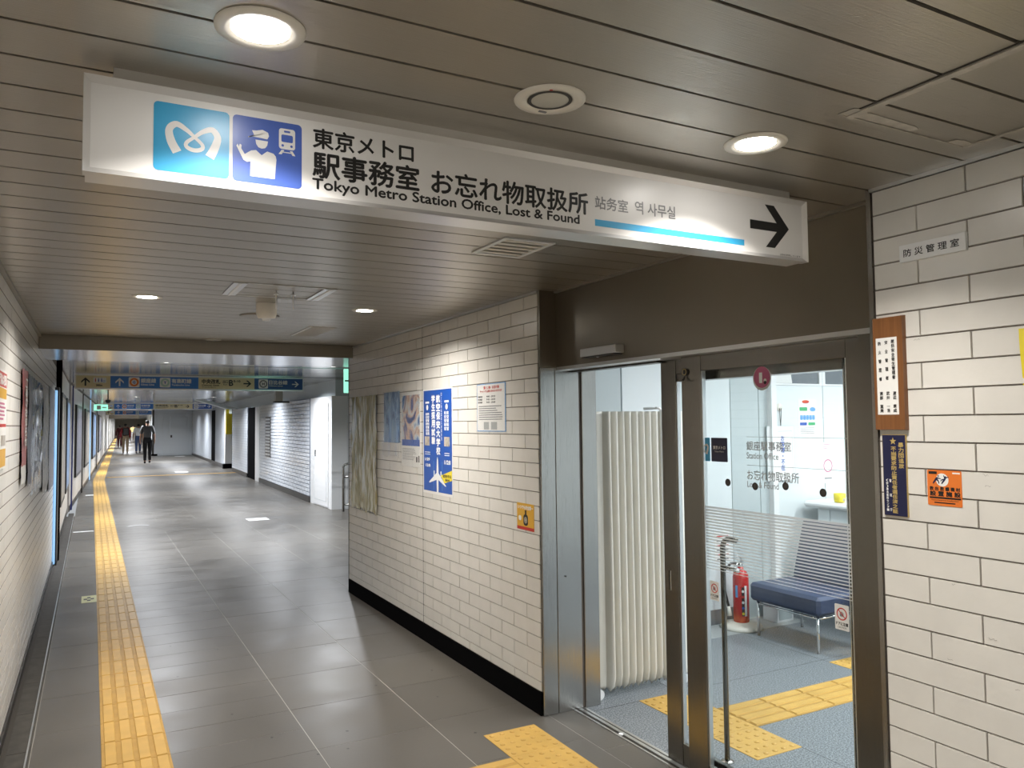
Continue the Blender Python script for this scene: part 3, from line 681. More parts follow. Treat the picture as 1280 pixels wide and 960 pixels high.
for i in range(4): b.slab(wf, x0+W*.1, x0+W*.86, z0+H*(.05+i*.05), z0+H*(.062+i*.05), .001, .0013, 'grey_ink')
b.done('print', ca)
no = thing('absence_notice', 'white hanging notice board with vertical blue writing in the office', 'notice', (5.0, 4.6, 1.3))
x0, z1 = wallx(956, 533); x1, z0 = wallx(991, 599); nf_ = frame_y(YW-.02)
MB().slab(nf_, x0-.004, x1+.004, z0-.004, z1+.004, -.005, .003, 'panelg').slab(nf_, x0, x1, z0, z1, -.004, .004, 'white').slab(nf_, x0+.04, x1-.02, z0+.03, z1-.04, .004, .005, 'vinyl2').slab(nf_, x0+.044, x1-.024, z0+.034, z1-.044, .005, .0055, 'paper').text(nf_, '\n'.join('お客様・不在'), (x0+x1)/2-.005, (x0+x1)/2+.04, z0+.08, z1-.08, .0065, 'blue', .001).done('board', no)
xh, zh = wallx(973, 509)
MB().lathe((xh, YW-.002, zh), [(.032, 0), (.032, .012), (.01, .02), (0, .02)], 'plastic', 16, (0, -1, 0)).done('hook_plate', no)
MB().tube([(xh-.008, YW-.02, zh-.01), (xh-.006, YW-.02, zh-.09), (xh, YW-.02, z1)], .003, 'dkmetal', 6).tube([(xh+.012, YW-.02, zh-.01), (xh+.006, YW-.02, zh-.09), (xh, YW-.02, z1)], .003, 'dkmetal', 6).done('cord', no)
lt = thing('paper_flyer', 'pale pink flyer with simple outline drawing pinned above the counter', 'flyer', (5.6, 4.6, 1.2))
x0, z1 = wallx(1026, 553); x1, z0 = wallx(1043, 603); W, H = x1-x0, z1-z0
b = MB().slab(wf, x0, x1, z0, z1, -.001, .002, 'paper'); 
for i in range(3): b.slab(wf, x0+W*.15, x0+W*(.7-.1*i), z1-H*(.06+.05*i), z1-H*(.05+.05*i), .002, .0023, 'pink')
b.ring(wf, (x0+x1)/2, z0+H*.42, W*.30, W*.36, .0025, 'pink').slab(wf, x0+W*.2, x0+W*.8, z0+H*.1, z0+H*.13, .002, .0023, 'grey_ink').done('print', lt)
bg = thing('paper_bag', 'white paper bag leaning behind the high window of the office partition', 'bag', (5.15, 4.66, 1.9))
xa, _ = wallx(966, 478); xb, _ = wallx(990, 478)
MB().add([(xa, YW-.002, 1.902), (xb, YW-.002, 1.902), (xb-.03, YW-.006, 2.05), (xa+.02, YW-.006, 2.06), (xa, YW+.016, 1.902), (xb, YW+.016, 1.902), (xb-.03, YW+.012, 2.05), (xa+.02, YW+.012, 2.06)], [(0, 1, 2, 3), (7, 6, 5, 4), (0, 4, 5, 1), (1, 5, 6, 2), (2, 6, 7, 3), (3, 7, 4, 0)], 'paper').done('bag_body', bg)

# bench
bn = thing('waiting_bench', 'navy leather bench with chrome legs inside the office', 'bench', (4.6, 4.0, 0))
bx0, bx1, by0, by1 = 4.34, 4.86, 3.70, 4.34
MB().cbox(bx0, bx1, by0, by1, .255, .385, 'leather', .022).done('seat_cushion', bn)
o = MB().add([(4.80, by0, .38), (4.88, by0, .38), (4.99, by0, .80), (4.93, by0, .81), (4.80, by1, .38), (4.88, by1, .38), (4.99, by1, .80), (4.93, by1, .81)], [(0, 1, 2, 3), (7, 6, 5, 4), (0, 4, 5, 1), (1, 5, 6, 2), (2, 6, 7, 3), (3, 7, 4, 0)], 'leather').done('backrest', bn)
bv = o.modifiers.new('soft', 'BEVEL'); bv.width = .02; bv.segments = 3
for lx in (bx0+.035, bx1-.03):
    for ly in (by0+.04, by1-.06): MB().tube([(lx, ly, .255), (lx, ly, 0)], .011, 'chrome').done('leg', bn)
MB().tube([(bx0+.035, by0+.04, .235), (bx0+.035, by1-.06, .235)], .008, 'chrome').tube([(bx1-.03, by0+.04, .235), (bx1-.03, by1-.06, .235)], .008, 'chrome').tube([(bx0+.035, by0+.04, .235), (bx1-.03, by0+.04, .235)], .008, 'chrome').done('seat_rail', bn)
bn2 = thing('waiting_bench', 'second navy leather bench section mostly behind the right steel stile', 'bench', (4.6, 3.0, 0))
MB().cbox(bx0+.26, bx1, 3.02, 3.66, .255, .385, 'leather', .022).done('seat_cushion', bn2)
o = MB().add([(4.80, 3.02, .38), (4.88, 3.02, .38), (4.99, 3.02, .80), (4.93, 3.02, .81), (4.80, 3.66, .38), (4.88, 3.66, .38), (4.99, 3.66, .80), (4.93, 3.66, .81)], [(0, 1, 2, 3), (7, 6, 5, 4), (0, 4, 5, 1), (1, 5, 6, 2), (2, 6, 7, 3), (3, 7, 4, 0)], 'leather').done('backrest', bn2)
bv = o.modifiers.new('soft', 'BEVEL'); bv.width = .02; bv.segments = 3
for lx in (bx0+.295, bx1-.03):
    for ly in (3.06, 3.6): MB().tube([(lx, ly, .255), (lx, ly, 0)], .011, 'chrome').done('leg', bn2)
# junction box under the bench
jb2 = thing('floor_box', 'white box standing on the floor behind the bench legs', 'box', (5.0, 4.5, 0)); MB().cbox(4.75, 4.93, 4.45, 4.60, 0, .30, 'white', .004).done('casing', jb2); MB().box(4.77, 4.91, 4.447, 4.45, .02, .12, 'panelg').done('cover_plate', jb2)

# fire extinguisher
ex, ey = 4.42, 4.50
fe = thing('fire_extinguisher', 'red fire extinguisher on a round white stand beside the bench', 'fire extinguisher', (ex, ey, 0))
MB().lathe((ex, ey, 0), [(0, .0), (.155, 0), (.16, .012), (.15, .03), (.10, .035), (.085, .05), (0, .05)], 'plastic', 32).done('stand', fe)
bd_ = MB().lathe((ex, ey, .045), [(0, 0), (.054, 0), (.060, .01), (.060, .34), (.055, .37), (.035, .395), (.022, .405), (.022, .42), (0, .42)], 'red', 28).done('cylinder', fe)
b = MB(); fe_d = Vector((-ex, -ey, 0)).normalized(); rt = Vector((-fe_d.y, fe_d.x, 0))*1
for ang, m, z0_, z1_ in ((-.55, 'lblue', .24, .33), (.25, 'ink', .10, .32), (.62, 'paper', .10, .33)):
    vs = []
    for t in range(5):
        a_ = ang-.16+t*.08; dd = fe_d*math.cos(a_)+Vector((fe_d.y*-1, fe_d.x, 0))*math.sin(a_)
        for z in (z0_, z1_): vs.append(Vector((ex, ey, z))+dd*.0608)
    b.add(vs, [(2*i, 2*i+2, 2*i+3, 2*i+1) for i in range(4)], m)
for i, m in enumerate(('yel', 'blue', 'paper', 'redp', 'paper')):
    dd = fe_d*math.cos(.25)+Vector((-fe_d.y, fe_d.x, 0))*math.sin(.25)
    b.cyl(Vector((ex, ey, .12+i*.042))+dd*.060, Vector((ex, ey, .12+i*.042))+dd*.0625, .010, m, 12)
b.done('print_label', bd_)
MB().lathe((ex, ey, .46), [(.018, 0), (.018, .03), (.010, .04), (0, .04)], 'chrome', 14).box(ex-.012, ex+.012, ey-.014, ey+.014, .49, .52, 'alu').done('valve', fe)
MB().tube([(ex+.02, ey, .52), (ex-.05, ey-.03, .56), (ex-.09, ey-.05, .555)], .006, 'alu').tube([(ex+.02, ey, .50), (ex-.05, ey-.03, .505), (ex-.09, ey-.05, .49)], .006, 'alu').done('lever', fe)
MB().tube([(ex-.02, ey, .49), (ex-.07, ey+.03, .49), (ex-.115, ey+.05, .44), (ex-.12, ey+.05, .30), (ex-.10, ey+.03, .17)], .010, 'rubber').tube([(ex-.10, ey+.03, .17), (ex-.095, ey+.025, .10)], [.012, .018], 'plastic').done('hose', fe)
sg = thing('notice_sheet', 'white notice sheet with red print on office wall above the extinguisher', 'notice', (4.35, YW, 1.0))
x0, z1 = wallx(893, 665); x1, z0 = wallx(913, 700)
b = MB().slab(wf, x0, x1, z0, z1, -.001, .0015, 'paper')
for i in range(6): b.slab(wf, x0+.02, x1-.02, z0+(i+.3)*(z1-z0)/6.5, z0+(i+.55)*(z1-z0)/6.5, .0015, .0018, 'redp' if i % 2 else 'grey_ink')
b.done('print', sg)

# ================================================================== TACTILE PAVING
b = MB(); fz = frame_z(0)
b.slab(fz, 0, .2975, 0, .2975, 0, .002, 'plate', .001)
for i in range(4): b.slab(fz, .014+i*.0735, .014+i*.0735+.052, .006, .292, .002, .0065, 'yellow', .003)
o = b.done('t'); bar_me = o.data; bpy.data.objects.remove(o)
b = MB(); b.slab(fz, 0, .2985, 0, .2985, 0, .002, 'yellow', .001)
for i in range(5):
    for j in range(5): b.lathe((.0325+i*.0583, .0325+j*.0583, .002), [(.0135, 0), (.0115, .0025)], 'plate', 8).lathe((.0325+i*.0583, .0325+j*.0583, .002), [(.0115, .0025), (.007, .0045), (0, .0055)], 'yellow', 8)
o = b.done('t'); dot_me = o.data; bpy.data.objects.remove(o)
tp = thing('tactile_paving', 'yellow tactile guide strip running the length of the passage floor', 'tactile paving', (.06, 3, 0))
for k in range(76): share('guide_tile', bar_me, tp, (.064, 2.1+k*.3, .0005))
b = MB(); y = 24.9
def far_dx(y): return max(0, y-26)*.0297
while y < 111:
    x = .064+far_dx(y); st_ = .3 if y < 60 else .6
    b.slab(fz, x, x+.2985, y, y+st_-.002, 0, .002, 'yellow', .001)
    if y < 60:
        for i in range(4): b.slab(fz, x+.022+i*.0735, x+.056+i*.0735, y+.008, y+st_-.01, .002, .0065, 'yellow', .004)
    y += st_
b.done('far_guide_strip', tp, 'stuff')
t2 = thing('tactile_paving', 'thin yellow tactile strip crossing the far passage from the main strip to the white wall', 'tactile paving', (.4, 27.4, 0))
for k in range(13): share('guide_tile', bar_me, t2, (.74+k*.3, 27.2, .0005), (0, 0, math.pi/2))
t3 = thing('tactile_paving', 'yellow dotted tactile tiles in front of the office door opening', 'tactile paving', (1.93, 3.2, 0))
for i, y in enumerate((3.342, 3.042, 2.742)): share('dot_tile', dot_me, t3, (1.782, y, .0005))
for k in range(4): share('guide_tile', bar_me, t3, (1.78-k*.3, 3.042, .0005), (0, 0, math.pi/2))
t4 = thing('tactile_paving', 'yellow tactile path on the blue vinyl floor inside the office', 'tactile paving', (3.1, 3.1, 0))
for y in (3.342, 3.042, 2.742): share('dot_tile', dot_me, t4, (2.772, y, .0005))
for k in range(4): share('guide_tile', bar_me, t4, (3.372+k*.3, 3.032, .0005), (0, 0, math.pi/2))
for j in range(2): share('dot_tile', dot_me, t4, (4.285, 3.285-j*.3, .0005))

# ================================================================== BIG HANGING SIGN
YS = 1.72
sg = thing('hanging_sign', 'long white direction sign for the station office hung across the ceiling', 'sign', (1.0, YS, 2.2))
SF = frame_y(YS); s0, s1, t0, t1 = -.023, 2.017, 2.101, 2.298
b = MB()                                   # bevelled frame around the face
o4 = [(s0, t0), (s1, t0), (s1, t1), (s0, t1)]; i4 = [(s0+.013, t0+.013), (s1-.013, t0+.013), (s1-.013, t1-.013), (s0+.013, t1-.013)]
vs = [SF(a, c, 0) for a, c in o4]+[SF(a, c, -.012) for a, c in i4]+[SF(a, c, -.03) for a, c in o4]
b.add(vs, [(i, (i+1) % 4, 4+(i+1) % 4, 4+i) for i in range(4)]+[(8+i, 8+(i+1) % 4, (i+1) % 4, i) for i in range(4)], 'signframe')
b.done('frame', sg)
MB().box(s0+.004, s1-.004, YS+.03, YS+.088, t0+.002, t1-.004, 'signframe').done('casing', sg)
MB().box(.030, 1.97, YS+.028, YS+.085, 2.28, CZ+.002, 'signframe').done('mounting_box', sg)
MB().slab(SF, s0+.008, s1-.008, t0+.008, t1-.008, -.02, -.0119, 'acryl').done('face_panel', sg)
D = -.0112
b = MB(); b.rrect(SF, .104, .252, 2.1255, 2.270, .009, D, 'cyan'); metro_mark(b, SF, .104, 2.1225, .148, D+.0004, 'acryl', 1.0); b.done('operator_square', sg)
b = MB(); b.rrect(SF, .259, .4065, 2.1245, 2.2695, .009, D, 'indigo')
U = lambda pts: [(.259+u*.1475, 2.1245+v*.145) for u, v in pts]
wm_ = 'acryl'; dd = D+.0004
b.poly(SF, U([(.27, .80), (.33, .805), (.42, .83), (.50, .80), (.515, .745), (.49, .695), (.33, .705), (.22, .70), (.215, .68), (.30, .735)]), dd, wm_)
b.poly(SF, U([(.32, .665), (.50, .665), (.49, .60), (.46, .555), (.41, .54), (.36, .555), (.33, .60)]), dd, wm_)
b.poly(SF, U([(.33, .505), (.41, .44), (.49, .51), (.58, .49), (.615, .45), (.625, .40), (.60, .10), (.25, .10), (.25, .32)]), dd, wm_)
b.poly(SF, U([(.33, .505), (.25, .32), (.20, .305), (.15, .33), (.05, .53), (.07, .56), (.085, .52), (.10, .565), (.125, .55), (.12, .50), (.17, .42), (.26, .49)]), dd+.0002, wm_)
b.rrect(SF, *[.259+.66*.1475, .259+.90*.1475], *[2.1245+.585*.145, 2.1245+.905*.145], .006, dd, wm_)
b.rrect(SF, .259+.695*.1475, .259+.865*.1475, 2.1245+.695*.145, 2.1245+.81*.145, .003, dd+.0003, 'indigo')
b.rrect(SF, .259+.735*.1475, .259+.825*.1475, 2.1245+.845*.145, 2.1245+.875*.145, .001, dd+.0003, 'indigo')
for u in (.715, .845): b.disc(SF, .259+u*.1475, 2.1245+.64*.145, .0028, dd+.0003, 'indigo')
b.poly(SF, U([(.70, .57), (.74, .57), (.70, .50), (.655, .50)]), dd, wm_).poly(SF, U([(.82, .57), (.86, .57), (.905, .50), (.86, .50)]), dd, wm_)
b.poly(SF, U([(.70, .545), (.86, .545), (.865, .53), (.695, .53)]), dd, wm_)
b.done('staff_square', sg)
b = MB()
b.text(SF, '東京メトロ', .432, .673, 2.2245, 2.270, D, 'ink', .0012)
b.text(SF, '駅事務室', .432, .687, 2.157, 2.216, D, 'ink', .0016)
b.text(SF, 'お忘れ物取扱所', .720, 1.176, 2.158, 2.2165, D, 'ink', .0014)
b.text(SF, 'Tokyo Metro Station Office, Lost & Found', .431, 1.148, 2.1225, 2.154, D, 'ink', .0009)
b.done('black_lettering', sg)
MB().text(SF, '站务室', 1.200, 1.311, 2.179, 2.214, D, 'grey_ink', .0006).text(SF, '역 사무실', 1.336, 1.480, 2.181, 2.217, D, 'grey_ink', .0006).done('grey_lettering', sg)
MB().slab(SF, 1.199, 1.750, 2.131, 2.149, D-.0005, D, 'cyan').done('blue_bar', sg)
b = MB(); ac, zc = 1.944, 2.202
b.poly(SF, [(1.776, zc-.014), (1.905, zc-.014), (1.905, zc+.014), (1.776, zc+.014)], D, 'ink')
b.poly(SF, [(ac, zc), (1.880, zc+.068), (1.841, zc+.068), (1.903, zc), (1.841, zc-.066), (1.880, zc-.066)], D+.0001, 'ink')
b.done('arrow', sg)
MB().text(SF, 'LEDを使用しています', 1.903, 1.993, 2.1155, 2.1215, D, 'ink').done('maker_lettering', sg)

# ================================================================== PLAQUES AND STICKERS ON THE RIGHT WALL
RF = frame_x(RXW-.0065)
p = thing('room_name_plate', 'small white room name plate high on the right tiled wall', 'name plate', (RXW, 1.4, 2.1))
MB().slab(RF, A(1.508), A(1.302), 2.072, 2.125, -.002, .010, 'white', .001).text(RF, '防 災 管 理 室', A(1.493), A(1.321), 2.087, 2.110, .0108, 'ink', .0004).done('plate', p)
p = thing('wooden_plaque', 'varnished wooden board with white name sheet beside the door jamb', 'plaque', (RXW, 1.55, 1.7))
MB().slab(RF, A(1.606), A(1.502), 1.562, 1.913, -.002, .016, 'wood', .002).done('board', p)
b = MB().slab(RF, A(1.594), A(1.522), 1.610, 1.848, .015, .0165, 'paper')
def vtext(b, fr, s_, a0, a1, b0, b1, d, m, bold=0.0):
    n = len(s_); h = (b1-b0)/n
    for i, ch in enumerate(s_):
        if ch == ' ': continue
        z1_ = b1-i*h; kk = .08*h
        if ch == '一': b.slab(fr, a0, a1, z1_-h*.55, z1_-h*.45, d-.0002, d, m)
        else: b.text(fr, ch, a0, a1, z1_-h+kk, z1_-kk, d, m, bold)
vtext(b, RF, '統括安全衛生管理者', A(1.541), A(1.530), 1.718, 1.842, .0172, 'ink', .0003)
vtext(b, RF, '渡辺 康成', A(1.540), A(1.529), 1.616, 1.682, .0172, 'ink', .0003)
vtext(b, RF, '安 全 管 理 者', A(1.563), A(1.553), 1.716, 1.840, .0172, 'ink', .0003)
vtext(b, RF, '武井 一浩', A(1.562), A(1.551), 1.616, 1.682, .0172, 'ink', .0003)
vtext(b, RF, '防 火 管 理 者', A(1.586), A(1.576), 1.714, 1.838, .0172, 'ink', .0003)
vtext(b, RF, '渡部 直美', A(1.585), A(1.574), 1.616, 1.682, .0172, 'ink', .0003)
b.done('name_sheet', p)
p = thing('blue_plaque', 'dark blue plaque with gold vertical writing under the wooden board', 'plaque', (RXW, 1.55, 1.42))
MB().slab(RF, A(1.592), A(1.511), 1.298, 1.549, -.002, .005, 'gold', .001).done('rim', p)
b = MB().slab(RF, A(1.590), A(1.513), 1.300, 1.547, .004, .0056, 'navy')
st5 = []
for k in range(10):
    r = .012 if k % 2 == 0 else .005; t_ = math.pi/2+k*math.pi/5; st5.append((A(1.5535)+r*math.cos(t_), 1.528+r*math.sin(t_)))
b.poly(RF, st5, .0062, 'gold')
vtext(b, RF, '暴力団追放', A(1.536), A(1.519), 1.445, 1.525, .0062, 'gold', .0006)
vtext(b, RF, '不当要求防止責任者選任済之証', A(1.561), A(1.544), 1.307, 1.512, .0062, 'gold', .0006)
vtext(b, RF, '警   視   庁', A(1.570), A(1.563), 1.312, 1.412, .0062, 'paper', .0002)
vtext(b, RF, '(財)暴追都民センター', A(1.581), A(1.574), 1.312, 1.412, .0062, 'paper', .0002)
b.done('plate', p)
p = thing('orange_sticker', 'square orange sticker with struggling figures on the right tiled wall', 'sticker', (RXW, 1.4, 1.4))
a0, a1, b0, b1 = A(1.449), A(1.346), 1.343, 1.446; W = .103
b = MB().rrect(RF, a0, a1, b0, b1, .004, .0012, 'orange', .002)
b.slab(RF, a0+.005, a0+.030, b1-.012, b1-.004, .0011, .0014, 'ink').disc(RF, a0+.046, b1-.028, .019, .0014, 'paper').slab(RF, a1-.026, a1-.004, b1-.009, b1-.005, .0011, .0014, 'paper')
for a, c, r in ((.0345, .086, .0022), (.0560, .0845, .0022)): b.disc(RF, a0+a, b0+c, r, .0018, 'navy')
for pt, wd in (([(.032, .081), (.027, .076), (.018, .064)], [.006, .006, .003]), ([(.028, .076), (.034, .072), (.036, .064)], [.005, .004, .003]), ([(.031, .081), (.037, .079), (.043, .078)], [.004, .003, .002]),
               ([(.055, .081), (.052, .075), (.044, .064)], [.005, .006, .003]), ([(.052, .076), (.046, .076), (.041, .071)], [.005, .003, .002]), ([(.055, .081), (.060, .083), (.066, .084)], [.004, .003, .002]), ([(.054, .081), (.052, .085), (.051, .089)], [.003, .003, .002])):
    b.stroke(RF, [(a0+x, b0+y) for x, y in pt], wd, .0018, 'navy')
b.text(RF, '救 出 救 護 機 材', a0+.007, a1-.005, b0+.044, b0+.055, .0016, 'ink', .0006).text(RF, '設 置 施 設', a0+.008, a1-.004, b0+.028, b0+.042, .0016, 'ink', .0008)
b.slab(RF, a0+.006, a1-.003, b0+.0205, b0+.0255, .0013, .0016, 'ink').text(RF, 'Rescue Equipment Installed Place', a0+.012, a1-.010, b0+.013, b0+.0185, .0016, 'ink').slab(RF, a0+.02, a1-.02, b0+.007, b0+.0105, .0013, .0016, 'ink')
b.done('print', p)
p = thing('yellow_paper', 'yellow paper notice curling off the right tiled wall at picture edge', 'notice', (RXW, 1.1, 1.7))
vs = []
for i in range(9):
    z = 1.834-i*.028; 
    for j in range(5): a = A(1.174)+(.004*math.sin(i*.4)+(.006 if i > 6 else 0)*(i-6) if j == 0 else 0)+j*.05; vs.append(RF(a, z, .002+.004*math.sin(i*.8)*(j == 0)+.0005*j))
MB().add(vs, [(i*5+j, i*5+5+j, i*5+6+j, i*5+j+1) for i in range(8) for j in range(4)], 'yel', True).done('sheet', p)
for i, (yy, zz, l_) in enumerate(((1.28, 1.40, .02), (1.26, 1.375, .02))): pass

# ================================================================== POSTERS ON THE MIDDLE WALL
def lines(b, fr, a0, a1, z0, z1, n, d, m, fill=.45):
    for i in range(n):
        h = (z1-z0)/n; b.slab(fr, a0, a0+(a1-a0)*random.uniform(.7, 1), z1-(i+1)*h+h*(1-fill)/2, z1-(i+1)*h+h*(1+fill)/2, d-.0002, d, m)
def sheet(fr, a0, a1, z0, z1, m, d=.0015, wav=.003, nx=8, nz=14, b=None, torn=0):
    b = b or MB(); vs = []
    for j in range(nz+1):
        for i in range(nx+1):
            a = a0+(a1-a0)*i/nx; z = z0+(z1-z0)*j/nz
            if torn and j == 0: z += random.uniform(0, torn)
            vs.append(fr(a, z, d+wav*(.5+.5*math.sin(i*1.9+.35*math.sin(j*.8)*2))*random.uniform(.6, 1)))
    n = nx+1
    return b.add(vs, [(j*n+i, j*n+i+1, j*n+n+i+1, j*n+n+i) for j in range(nz) for i in range(nx)], m, True)
PF = frame_x(RXW-.0065)
p = thing('foil_poster', 'large crinkled gold and silver film sheet taped on the middle tiled wall', 'poster', (RXW, 6.8, 1.3))
sheet(PF, A(7.19), A(6.46), .80, 1.845, 'foil', wav=.03, nx=18, nz=16, torn=.04).done('sheet', p)
p = thing('covered_poster', 'dark blue poster under loose clear film left of the painted art poster', 'poster', (RXW, 6.1, 1.6))
sheet(PF, A(6.30), A(5.915), 1.44, 1.855, 'art2', wav=.004).done('sheet', p)
sheet(PF, A(6.31), A(5.905), 1.31, 1.86, 'film', d=.008, wav=.006, torn=.03).done('clear_film', p)
p = thing('art_poster', 'poster with blue and orange painted picture above white text area', 'poster', (RXW, 5.7, 1.55))
b = MB().slab(PF, A(5.885), A(5.482), 1.262, 1.842, 0, .0012, 'paper').slab(PF, A(5.872), A(5.492), 1.422, 1.815, .0010, .0016, 'art1').slab(PF, A(5.872), A(5.492), 1.422, 1.47, .0014, .0018, 'blue')
lines(b, PF, A(5.86), A(5.55), 1.31, 1.405, 8, .0016, 'grey_ink', .3); b.slab(PF, A(5.57), A(5.54), 1.30, 1.34, .0012, .0016, 'ink').slab(PF, A(5.52), A(5.50), 1.30, 1.35, .0012, .0016, 'ink').done('print', p)
sheet(PF, A(5.89), A(5.478), 1.255, 1.848, 'film', d=.004, wav=.003, torn=.01).done('clear_film', p)
p = thing('recruitment_poster', 'tall blue recruitment poster with white vertical writing and a white jet', 'poster', (RXW, 5.15, 1.5))
b = MB().slab(PF, A(5.425), A(4.885), 1.085, 1.845, 0, .0012, 'paper').slab(PF, A(5.41), A(4.897), 1.105, 1.835, .001, .0016, 'blue')
X = lambda u: A(5.41)+u*.513
Zf = lambda v: 1.105+v*.73
vtext(b, PF, '航空保安大学校', X(.47), X(.60), Zf(.36), Zf(.955), .0020, 'paper', .003)
vtext(b, PF, '学生採用試験', X(.30), X(.42), Zf(.46), Zf(.955), .0020, 'paper', .003)
for u0, u1 in ((.08, .13), (.14, .21)): vtext(b, PF, '航空管制官採用', X(u0), X(u1), Zf(.55), Zf(.78), .0020, 'paper', .001)
for u0, u1 in ((.75, .81), (.83, .90)): vtext(b, PF, '航空管制官', X(u0), X(u1), Zf(.60), Zf(.79), .0020, 'paper', .001)
vtext(b, PF, '国土交通省国家公務員採用', X(.63), X(.67), Zf(.50), Zf(.97), .0020, 'paper')
for u in (.14, .83): b.disc(PF, X(u), Zf(.83), .020, .0020, 'paper'); b.slab(PF, X(u-.07), X(u+.07), Zf(.87), Zf(.89), .0016, .002, 'paper')
b.slab(PF, X(.04), X(.22), Zf(.45), Zf(.54), .0016, .002, 'art4').slab(PF, X(.74), X(.93), Zf(.45), Zf(.54), .0016, .002, 'art4')
b.text(PF, '1/29', X(.05), X(.22), Zf(.30), Zf(.325), .002, 'paper', .002).text(PF, '12/8', X(.08), X(.24), Zf(.24), Zf(.265), .002, 'paper', .002).text(PF, '1/28', X(.75), X(.95), Zf(.28), Zf(.315), .002, 'paper', .002)
for v in (.36, .38): b.slab(PF, X(.05), X(.24), Zf(v), Zf(v+.006), .0016, .002, 'paper').slab(PF, X(.75), X(.92), Zf(v), Zf(v+.006), .0016, .002, 'paper')
for u in (.36, .66): b.slab(PF, X(u), X(u)+.004, Zf(.02), Zf(.3), .0016, .0019, 'lblue')
b.poly(PF, [(X(.475), Zf(.0)), (X(.535), Zf(.0)), (X(.54), Zf(.2)), (X(.525), Zf(.31)), (X(.505), Zf(.345)), (X(.485), Zf(.31)), (X(.47), Zf(.2))], .0022, 'white')
b.poly(PF, [(X(.48), Zf(.19)), (X(.53), Zf(.19)), (X(.80), Zf(.07)), (X(.78), Zf(.065)), (X(.53), Zf(.12)), (X(.48), Zf(.12)), (X(.21), Zf(.08)), (X(.20), Zf(.09))], .0021, 'white')
for u in (.385, .625): b.slab(PF, X(u-.015), X(u+.015), Zf(.15), Zf(.205), .0018, .0022, 'white')
b.poly(PF, [(X(.62), Zf(.165)), (X(1.0), Zf(.225)), (X(1.0), Zf(.13)), (X(.74), Zf(.095))], .0024, 'yel')
b.text(PF, '航空を守る!', X(.70), X(.97), Zf(.15), Zf(.18), .0028, 'ink', .001).text(PF, '受付中', X(.78), X(.92), Zf(.115), Zf(.14), .0028, 'ink', .001)
b.done('print', p)
p = thing('laminated_notice', 'laminated white notice with red heading near the steel door jamb', 'notice', (RXW, 4.3, 1.7))
b = MB().slab(PF, A(4.497), A(4.105), 1.541, 1.840, 0, .0012, 'lblue').slab(PF, A(4.492), A(4.115), 1.546, 1.835, .001, .0016, 'paper')
b.text(PF, '落とし物・お忘れ物', A(4.40), A(4.19), 1.806, 1.824, .002, 'redp', .001).text(PF, 'チャットでもお問い合わせいただけます', A(4.45), A(4.15), 1.785, 1.800, .002, 'redp', .0008)
for i, t_ in enumerate(('営業時間', '受付電話', '受付時間')): b.text(PF, t_, A(4.48), A(4.42), 1.754-i*.018, 1.764-i*.018, .002, 'ink', .0005); b.text(PF, '9:00 - 20:00', A(4.36), A(4.24), 1.754-i*.018, 1.764-i*.018, .002, 'ink', .0005)
lines(b, PF, A(4.47), A(4.14), 1.610, 1.705, 7, .002, 'grey_ink', .4)
b.slab(PF, A(4.40), A(4.33), 1.553, 1.600, .0016, .002, 'vinyl2').slab(PF, A(4.30), A(4.22), 1.553, 1.600, .0016, .002, 'vinyl2').done('print', p)
sheet(PF, A(4.502), A(4.085), 1.530, 1.845, 'film', d=.003, wav=.002, nx=6, nz=8).done('clear_film', p)
p = thing('yellow_sticker', 'small amber sticker with black bottle-like figure low on the middle wall', 'sticker', (RXW, 3.88, 1.06))
a0, a1, z0, z1 = A(3.978), A(3.782), .985, 1.135
b = MB().slab(PF, a0, a1, z0, z1, 0, .001, 'yel2').slab(PF, a0, a1, z0, z0+.018, .0008, .0012, 'redp').text(PF, 'いつでも安全第一', a0+.012, a1-.01, z1-.034, z1-.012, .0015, 'paper', .001)
b.rrect(PF, a0+.075, a0+.128, z0+.025, z0+.088, .018, .0014, 'ink').slab(PF, a0+.093, a0+.110, z0+.085, z0+.112, .001, .0014, 'ink').disc(PF, a0+.101, z0+.056, .018, .0018, 'beige').ring(PF, a0+.101, z0+.056, .010, .0125, .002, 'ink').rrect(PF, a0+.018, a0+.052, z0+.050, z0+.078, .012, .0014, 'paper')
b.done('print', p)

# ================================================================== POSTERS ON THE LEFT WALL
LF = frame_l(LX+.0065)
p = thing('warning_poster', 'red and yellow printed poster at near end of left tiled wall', 'poster', (LX, 4.4, 1.65))
b = MB().slab(LF, 4.06, 4.585, 1.40, 1.872, 0, .0015, 'paper').slab(LF, 4.06, 4.575, 1.79, 1.86, .0012, .0018, 'redp').slab(LF, 4.06, 4.575, 1.735, 1.785, .0012, .0018, 'yel2').slab(LF, 4.06, 4.575, 1.41, 1.495, .0012, .0018, 'yel2').slab(LF, 4.2, 4.575, 1.60, 1.615, .0012, .0018, 'redp').slab(LF, 4.35, 4.56, 1.51, 1.56, .0012, .0018, 'art4')
lines(b, LF, 4.1, 4.56, 1.63, 1.72, 5, .002, 'pink', .5)
b.text(LF, '暴力行為は犯罪', 4.1, 4.55, 1.80, 1.85, .0022, 'paper', .003).done('print', p)
p = thing('red_strip_poster', 'faded red strip poster on left wall before the dark film posters', 'poster', (LX, 5.8, 1.6))
b = sheet(LF, 5.52, 5.98, 1.36, 1.955, 'salmon', wav=.012, nx=6); vtext(b, LF, '工事のお知らせ', 5.62, 5.80, 1.48, 1.90, .016, 'paper', .004); b.done('sheet', p)
sheet(LF, 5.50, 5.95, 1.23, 1.36, 'paper', wav=.012, nx=6, nz=4, torn=.03).done('lower_sheet', p)
p = thing('film_poster', 'dark crinkled film-covered poster in middle of the left wall', 'poster', (LX, 6.8, 1.5))
